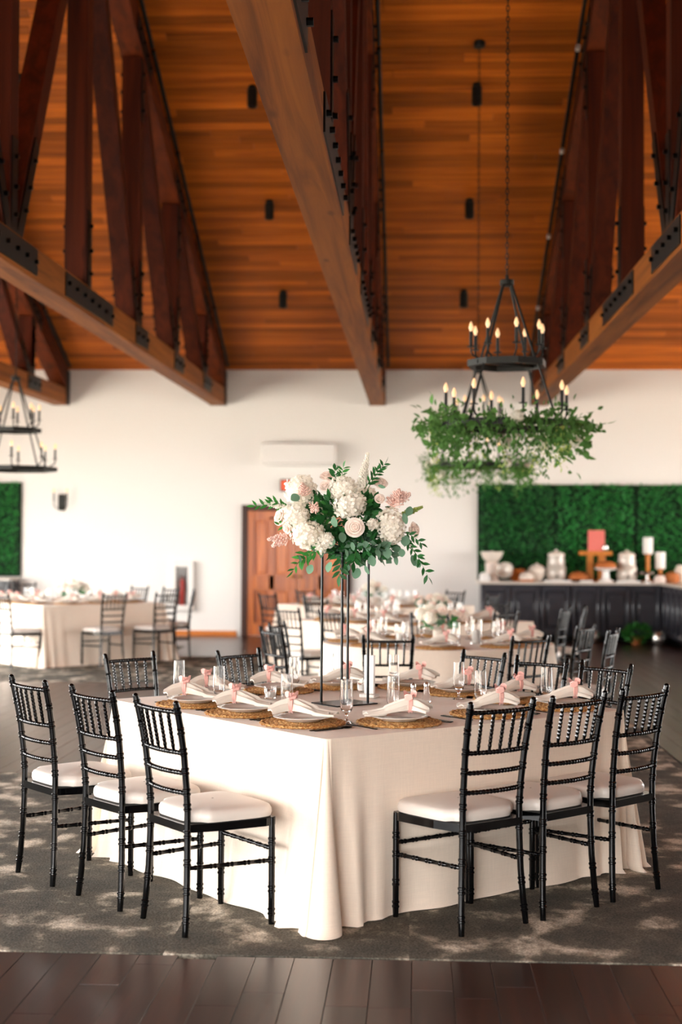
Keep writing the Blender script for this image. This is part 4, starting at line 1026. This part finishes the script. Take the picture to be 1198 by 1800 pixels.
def garland(x, y, z, label, seed, nbig, ncloud):
    rnd = random.Random(seed); t = thing('leaf_garland', label, 'garland', (x, y, z), 0, 'chandelier garlands')
    fol = MB(); lime = MB(); R0 = 0.50
    def leafq(m, c, tdir, l, w):
        tt = Vector(tdir).normalized(); ww = tt.orthogonal().normalized(); ww.rotate(Matrix.Rotation(rnd.uniform(0, 6.28), 3, tt))
        up = tt.cross(ww) * l * 0.12
        m.add([c, c + tt * l * 0.35 + ww * w / 2 + up, c + tt * l * 0.75 + ww * w * 0.32 + up, c + tt * l, c + tt * l * 0.75 - ww * w * 0.32 + up, c + tt * l * 0.35 - ww * w / 2 + up], [(0, 1, 2, 3, 4, 5)])
    big = 0
    for i in range(ncloud):
        a = rnd.uniform(0, 6.28); dens = 0.6 + 0.4 * math.sin(3 * a + seed)
        dr_ = rnd.gauss(0.04, 0.07); dz = rnd.gauss(0.0, 0.07) - abs(rnd.gauss(0, 0.09)) * dens
        c = Vector(((R0 + dr_) * math.cos(a), (R0 + dr_) * math.sin(a), dz)); d = Vector((math.cos(a) * rnd.uniform(-0.2, 1), math.sin(a) * rnd.uniform(-0.2, 1), rnd.uniform(-1, 0.5)))
        leafq(fol, c, d, rnd.uniform(0.035, 0.07), rnd.uniform(0.02, 0.035))
        if big < nbig and i % max(1, ncloud // nbig) == 0:
            put_leaf(lf_gar, t, c * 1.06, d, rnd.uniform(0.7, 1.2)); big += 1
    for k in range(16):                                      # trailing vines
        a = rnd.uniform(0, 6.28); L_ = rnd.uniform(0.14, 0.36); b = Vector(((R0 + 0.05) * math.cos(a), (R0 + 0.05) * math.sin(a), -0.03))
        isl = k % 2 == 0; n = int(L_ * 110)
        for i in range(n):
            f = i / n; c = b + Vector((rnd.gauss(0, 0.028), rnd.gauss(0, 0.028), -L_ * f)); leafq(lime if isl else fol, c, (rnd.uniform(-1, 1), rnd.uniform(-1, 1), -0.8), rnd.uniform(0.025, 0.045), 0.014 if isl else 0.022)
    for k in range(5):                                       # tendrils reaching out
        a = rnd.uniform(0, 6.28); d = Vector((math.cos(a), math.sin(a), rnd.uniform(-0.1, 0.5)))
        for i in range(18): leafq(fol, Vector((R0 * math.cos(a), R0 * math.sin(a), 0.02)) + d * 0.012 * i + Vector((rnd.gauss(0, .012), rnd.gauss(0, .012), rnd.gauss(0, .012))), (rnd.uniform(-1, 1), rnd.uniform(-1, 1), rnd.uniform(-1, 1)), 0.045, 0.026)
    stuff(fol.obj('foliage', 'garland', t, smooth=0)); stuff(lime.obj('trailing_fronds', 'lime', t, smooth=0))
    for k in range(9):
        a = rnd.uniform(0, 6.28); hydrangea(rnd.uniform(0.03, 0.045), (1, 1, 1), seed + k).obj('white_bloom', 'hyd', t, ((R0 + 0.08) * math.cos(a), (R0 + 0.08) * math.sin(a), rnd.uniform(-0.14, 0.06)), smooth=30)
chandelier(0.71, 11.0, 'black two-tier candle chandelier nearest, on long chain at right')
garland(0.71, 11.0, 2.465, 'leafy garland with white blooms on the nearer right chandelier', 3, 170, 1500)
chandelier(0.737, 16.55, 'black chandelier further back, mostly behind the nearer one')
garland(0.737, 16.55, 2.465, 'leafy garland lower down on the further right chandelier', 9, 60, 1200)
chandelier(-4.83, 17.0, 'black two-tier candle chandelier at the left edge, without greenery', 3.53, 2.9, 2.43)

# ------------------------------------------------------------------ back wall fittings
t = thing('air_conditioner', 'white wall-mounted air conditioner above the door', 'air conditioner', (-1.91, YB, 2.84), 0)
MB().bbox(-0.62, 0.62, -0.24, 0, 0.03, 0.385, 0.03).obj('body', 'white', t); MB().bbox(-0.56, 0.56, -0.225, -0.03, 0, 0.035, 0.008).obj('louver', 'white', t)
t = thing('exit_sign', 'small red-orange lit sign above the door, behind the flowers', 'sign', (-2.07, YB, 2.42))  # exit sign built without lettering
MB().bbox(-0.16, 0.16, -0.06, 0, 0, 0.2, 0.01).obj('housing', 'steel', t); MB().box(-0.14, 0.14, -0.066, -0.058, 0.02, 0.18).obj('panel', simple('sign_glow', '#d4512c', 0.4, emit=0.4), t)
t = thing('extinguisher_cabinet', 'white recessed cabinet with red extinguisher left of the door', 'cabinet', (-3.86, YB, 0.42))
m = MB(); m.bbox(-0.19, -0.10, -0.11, 0, 0, 0.82, 0.006); m.bbox(0.10, 0.19, -0.11, 0, 0, 0.82, 0.006); m.bbox(-0.10, 0.10, -0.11, 0, 0, 0.09, 0.006); m.bbox(-0.10, 0.10, -0.11, 0, 0.73, 0.82, 0.006); m.obj('frame', 'white', t)
MB().box(-0.10, 0.10, -0.012, -0.004, 0.09, 0.73).obj('back_panel', simple('cabinet_grey', '#8c8a88', 0.5), t)
MB().box(-0.10, 0.10, -0.105, -0.101, 0.09, 0.73).obj('door_glass', 'glass', t)
t = thing('fire_extinguisher', 'red fire extinguisher inside the white wall cabinet', 'extinguisher', (-3.86, YB - 0.06, 0.512))
MB().lathe([(0, 0), (0.035, 0), (0.04, 0.01), (0.04, 0.36), (0.03, 0.41), (0.012, 0.43), (0.012, 0.46), (0, 0.46)], 16).obj('cylinder', 'red', t)
MB().box(-0.05, 0.02, -0.01, 0.01, 0.46, 0.48).obj('handle', 'steel', t)
t = thing('wall_sconce', 'black two-candle wall sconce at left on white wall', 'sconce', (-5.92, YB, 2.2))
MB().bbox(-0.06, 0.06, -0.03, 0, -0.12, 0.16, 0.01).obj('backplate', 'iron', t)
for s in (-1, 1):
    MB().tube([(0, -0.03, -0.05), (s * 0.06, -0.10, -0.09), (s * 0.11, -0.12, -0.04), (s * 0.11, -0.12, 0.06)], 0.009, 6).obj('arm', 'iron', t)
    sl_ = inst('candle_sleeve', sleeve_me, t, (s * 0.11, -0.12, 0.06)); inst('bulb', bulb_me, sl_, (0, 0, 0.12))

# hedge panels
def hedge(x0, x1, z0, z1, label, seed):
    rnd = random.Random(seed); t = thing('boxwood_panel', label, 'hedge panel', ((x0 + x1) / 2, YB - 0.001, z0), 0, 'artificial boxwood panels'); w = (x1 - x0) / 2; h = z1 - z0
    MB().box(-w - 0.014, w + 0.014, -0.05, 0, 0, h).obj('backing', 'hedge_back', t)
    m = MB()
    for i in range(int(2 * w * h * 1500)):
        c = Vector((rnd.uniform(-w + 0.02, w - 0.02), -0.07 - rnd.uniform(0, 0.045), rnd.uniform(0.05, h - 0.0))); d = Vector((rnd.uniform(-1, 1), rnd.uniform(-1, -0.1), rnd.uniform(-0.6, 1))).normalized(); e = d.orthogonal().normalized(); e.rotate(Matrix.Rotation(rnd.uniform(0, 6.28), 3, d)); l = rnd.uniform(0.03, 0.06)
        m.add([c, c + d * l * 0.5 + e * l * 0.33, c + d * l, c + d * l * 0.5 - e * l * 0.33], [(0, 1, 2, 3)])
    stuff(m.obj('leaves', 'hedge', t, smooth=0))
hedge(1.07, 2.315, 0.97, 2.55, 'green boxwood panel, leftmost behind the right bar', 1)
hedge(2.345, 3.63, 0.97, 2.55, 'green boxwood panel, middle one behind the right bar', 2)
hedge(3.66, 4.95, 0.97, 2.55, 'green boxwood panel, rightmost behind the right bar', 3)
hedge(-8.0, -6.62, 0.97, 2.55, 'green boxwood panel cut off at the left edge', 4)
# bar cabinets
CF, CT = 23.06, 0.915
def cabinet(x0, x1, label, y0=CF, doors=3):
    t = thing('bar_cabinet', label, 'cabinet', ((x0 + x1) / 2, YB - 0.005, 0), 0, 'charcoal bar cabinets'); w = (x1 - x0) / 2; d = YB - 0.005 - y0
    MB().box(-w, w, -d + 0.02, 0, 0.1, CT).obj('body', 'cab', t); MB().box(-w, w, -d + 0.08, 0, 0, 0.1).obj('toe_kick', 'bolt', t)
    dw = 2 * w / doors
    for i in range(doors):
        a, b = -w + i * dw + 0.008, -w + (i + 1) * dw - 0.008
        m = MB()
        for (p, q, r_, s) in ((a, a + 0.07, 0.13, CT - 0.03), (b - 0.07, b, 0.13, CT - 0.03), (a + 0.07, b - 0.07, 0.13, 0.21), (a + 0.07, b - 0.07, CT - 0.11, CT - 0.03)): m.bbox(p, q, -d - 0.018, -d + 0.02, r_, s, 0.016)
        dd = m.obj('door', 'cab', t); q = MB(); q.box(a + 0.07, b - 0.07, -d + 0.012, -d + 0.02, 0.21, CT - 0.11); q.bbox(a + 0.09, b - 0.09, -d - 0.012, -d + 0.014, 0.23, CT - 0.13, 0.022); q.obj('panel', 'cab', dd)
cabinet(1.09, 2.52, 'charcoal panelled bar cabinet, left unit below the hedge')
cabinet(2.54, 3.97, 'charcoal panelled bar cabinet, right unit below the hedge')
cabinet(-8.0, -6.62, 'charcoal bar cabinet at the left edge below the hedge')
# return of the bar towards the camera
t = thing('bar_return', 'charcoal panelled bar end at right, running towards the camera', 'bar', (3.985, 20.9, 0))
MB().box(0.02, 0.62, 0, YB - 20.9 - 0.01, 0.1, CT).obj('body', 'cab', t); MB().box(0.08, 0.6, 0.05, YB - 20.9 - 0.01, 0, 0.1).obj('toe_kick', 'bolt', t)
for i in range(5):
    a = 0.01 + i * 0.43; b = a + 0.41; m = MB()
    for (p, q, r_, s) in ((a, a + 0.07, 0.13, CT - 0.03), (b - 0.07, b, 0.13, CT - 0.03), (a + 0.07, b - 0.07, 0.13, 0.21), (a + 0.07, b - 0.07, CT - 0.11, CT - 0.03)): m.bbox(-0.012, 0.022, p, q, r_, s, 0.012)
    dd = m.obj('panel_frame', 'cab', t); MB().bbox(0.006, 0.022, a + 0.10, b - 0.10, 0.24, CT - 0.14, 0.006).obj('panel', 'cab', dd)
ct = MB().bbox(1.04, 4.65, CF - 0.035, YB - 0.002, CT, CT + 0.04, 0.006); ct.bbox(3.94, 4.65, 20.86, CF - 0.036, CT, CT + 0.04, 0.006)
tag(ct.obj('worktop', 'stone'), 'pale stone worktop along the right bar under the hedge', 'worktop')
tag(MB().bbox(-8.0, -6.6, CF - 0.035, YB - 0.002, CT, CT + 0.04, 0.006).obj('worktop', 'stone'), 'pale stone worktop of the left bar', 'worktop')
# food and drinks on the bar
ZB_ = CT + 0.041
def onbar(px, y=23.3): return (ony(px, 1000, y).x, y)
def L(name, label, cat, px, parts, y=23.3, group=None):
    x, yy = onbar(px, y); t = thing(name, label, cat, (x, yy, ZB_), 0, group)
    for nm, prof, mat in parts: MB().lathe(prof, 24).obj(nm, mat, t, smooth=50)
    return t
L('compote_bowl', 'wide pale bowl on a pink pedestal at the left end of the bar', 'bowl', 864, (('pedestal', [(0, 0), (0.12, 0), (0.12, 0.02), (0.10, 0.04), (0.11, 0.30), (0, 0.30)], 'rose'), ('bowl', [(0, 0.30), (0.08, 0.30), (0.15, 0.38), (0.19, 0.48), (0.17, 0.48), (0.13, 0.42), (0.10, 0.45), (0, 0.50)], 'cream')), 23.33)
L('white_jar', 'small white jar at the very left of the bar', 'jar', 852, (('jar', [(0, 0), (0.08, 0), (0.095, 0.05), (0.085, 0.12), (0.04, 0.15), (0, 0.15)], 'white'),), 23.12)
t = L('tilted_bowl', 'silver ceramic bowl tilted on its side beside the pedestal', 'bowl', 889, (('bowl', [(0, 0), (0.06, 0), (0.12, 0.06), (0.15, 0.15), (0.14, 0.15), (0.10, 0.07), (0, 0.03)], 'jar'),), 23.17); t.rotation_euler = (R(50), 0, R(-20)); t.location.z += 0.10; t.location.y += 0.0
L('wooden_bowl', 'dark red wooden bowl behind the tilted silver bowl', 'bowl', 908, (('bowl', [(0, 0), (0.07, 0), (0.12, 0.08), (0.14, 0.2), (0.125, 0.2), (0.10, 0.1), (0, 0.05)], 'door'),), 23.39)
L('bread_mound', 'round pale bread loaf left of the first drinks dispenser', 'bread', 925, (('loaf', [(0, 0.01), (0.11, 0.01), (0.125, 0.06), (0.10, 0.13), (0.05, 0.16), (0, 0.165)], 'cream'), ('basket', [(0, 0), (0.12, 0.0), (0.13, 0.04), (0.115, 0.04), (0, 0.02)], 'bread')), 23.16)
L('serving_bowl', 'cream serving bowl with lid behind the pale loaf', 'bowl', 943, (('bowl', [(0, 0), (0.07, 0), (0.13, 0.1), (0.14, 0.18), (0, 0.18)], 'cream'), ('lid', [(0.142, 0.18), (0.142, 0.2), (0.09, 0.26), (0.02, 0.28), (0.02, 0.3), (0, 0.3)], 'cream')), 23.36)
def dispenser(px, label):
    t = L('drinks_dispenser', label, 'dispenser', px, (('base', [(0, 0), (0.15, 0), (0.15, 0.03), (0, 0.03)], 'jar'), ('jar', [(0, 0.03), (0.15, 0.03), (0.165, 0.1), (0.16, 0.24), (0.14, 0.27), (0.145, 0.30), (0.13, 0.42), (0.125, 0.42), (0.125, 0.28), (0.14, 0.1), (0, 0.05)], 'jar'),
          ('lid', [(0.135, 0.42), (0.135, 0.45), (0.09, 0.48), (0.02, 0.5), (0.02, 0.52), (0, 0.52)], 'cream')), 23.36, 'drinks dispensers')
    MB().tube([(0, -0.15, 0.09), (0, -0.18, 0.09), (0, -0.18, 0.06)], 0.014, 8).obj('tap', 'steel', t)
dispenser(977, 'silver banded drinks dispenser at the left, on the bar'); dispenser(1101, 'silver banded drinks dispenser right of the coral card')
L('pie', 'low golden pie on a dark dish between dispenser and wooden stand', 'pie', 1016, (('dish', [(0, 0), (0.12, 0), (0.16, 0.04), (0, 0.04)], 'steel'), ('crust', [(0.165, 0.04), (0.16, 0.09), (0.1, 0.15), (0, 0.17)], 'bread')))
x, y = onbar(1046, 23.44)
t = thing('wooden_stand', 'orange wooden cross stand behind the cake stand', 'stand', (x, y, ZB_))
for s in (-1, 1): MB().bbox(s * 0.09 - 0.05, s * 0.09 + 0.05, -0.03, 0.03, 0, 0.44, 0.004).obj('upright', 'woodobj', t)
MB().bbox(-0.27, 0.27, -0.05, 0.03, 0.43, 0.50, 0.01).obj('crossbar', 'woodobj', t); MB().bbox(-0.2, 0.2, -0.08, 0.08, 0, 0.03, 0.004).obj('foot', 'woodobj', t)
tag(MB().bbox(-0.135, 0.135, -0.008, 0.008, 0, 0.34, 0.002).obj('sign_card', 'signpink', None, (x + 0.01, y - 0.02, ZB_ + 0.501)), 'coral pink card standing on the wooden cross stand', 'card')
L('small_globe', 'small pale ball ornament beside the coral card', 'ornament', 1063, (('ball', [(0, 0.50), (0.04, 0.51), (0.055, 0.555), (0.04, 0.6), (0, 0.61)], 'silver'), ('stem', [(0, 0), (0.06, 0), (0.06, 0.015), (0.012, 0.03), (0.012, 0.505), (0, 0.505)], 'woodobj')), 23.42)
L('cake_stand', 'white pedestal cake stand carrying a golden pie', 'cake stand', 1064, (('foot', [(0, 0), (0.13, 0), (0.12, 0.02), (0.06, 0.06), (0.05, 0.18), (0.17, 0.21), (0.18, 0.23), (0, 0.23)], 'white'), ('pie', [(0.16, 0.23), (0.17, 0.28), (0.11, 0.33), (0, 0.34)], 'bread')), 23.17)
for px, h, w in ((1138, 0.46, 'taller'), (1160, 0.22, 'shorter')):
    L('candle_holder', 'cream pillar candle on %s turned wooden holder, right part of bar' % w, 'candle', px, (('holder', [(0, 0), (0.09, 0), (0.09, 0.02), (0.03, 0.05), (0.03, h * 0.5), (0.04, h * 0.55), (0.03, h * 0.6), (0.035, h - 0.02), (0.08, h), (0, h)], 'woodobj'), ('candle', [(0.075, h), (0.08, h + 0.01), (0.08, h + 0.27), (0.02, h + 0.26), (0, h + 0.26)], 'wax')), 23.45, 'wooden candle holders')
L('glass_tree', 'clear glass pedestal dish near the candle holders', 'dish', 1137, (('dish', [(0, 0), (0.08, 0), (0.08, 0.01), (0.015, 0.03), (0.015, 0.12), (0.11, 0.14), (0.12, 0.17), (0.11, 0.17), (0, 0.15)], 'silver'),), 23.17)
L('bread_loaf', 'brown round loaf at the right of the bar', 'bread', 1181, (('loaf', [(0, 0), (0.10, 0), (0.13, 0.07), (0.10, 0.15), (0, 0.18)], 'bread'),), 23.2)
L('pastry', 'pale pastry left of the brown loaf', 'bread', 1159, (('roll', [(0, 0), (0.08, 0), (0.095, 0.05), (0.07, 0.11), (0, 0.12)], 'rose'),), 23.12)
L('cream_vase', 'cream round vase at the far right of the bar', 'vase', 1196, (('vase', [(0, 0), (0.06, 0), (0.10, 0.1), (0.10, 0.2), (0.06, 0.28), (0.05, 0.26), (0, 0.2)], 'cream'),), 23.42)
for a, b, w in ((955, 1003, 'left'), (1082, 1122, 'right'), (1018, 1040, 'small middle')):
    x0, x1 = onbar(a, 23.14)[0], onbar(b, 23.14)[0]
    q = MB(); q.bbox(-(x1 - x0) / 2, (x1 - x0) / 2, -0.05, 0.05, 0, 0.012, 0.003); q.bbox(-(x1 - x0) / 2, (x1 - x0) / 2, -0.05, -0.04, 0.012, 0.03, 0.002)
    tag(q.obj('serving_tray', 'white', None, ((x0 + x1) / 2, 23.09, ZB_)), 'white serving tray on the bar front edge, %s one' % w, 'tray', 'serving trays')
# things on the floor by the bar
t = thing('potted_plant', 'small green plant on the floor in front of the bar', 'plant', (3.50, 22.55, 0.001))
MB().lathe([(0, 0), (0.07, 0), (0.1, 0.12), (0.085, 0.12), (0, 0.1)], 16).obj('pot', 'bread', t); stuff(leaf_cloud(260, (0, 0, 0.18), (0.22, 0.14, 0.12), 0.09, 0.05, 5).obj('foliage', 'leaf', t, smooth=0))
for x, y, w in ((3.80, 22.3, 'at the bar end'), (2.85, 22.7, 'behind the dining chairs')):
    tag(MB().lathe([(0, 0), (0.06, 0), (0.10, 0.05), (0.11, 0.12), (0.08, 0.2), (0.07, 0.19), (0, 0.15)], 20).obj('silver_pot', 'silver', None, (x, y, 0.001)), 'small shiny silver pot on the wood floor, ' + w, 'pot', 'silver pots')
print('planks', NP, 'objects', len(bpy.data.objects))
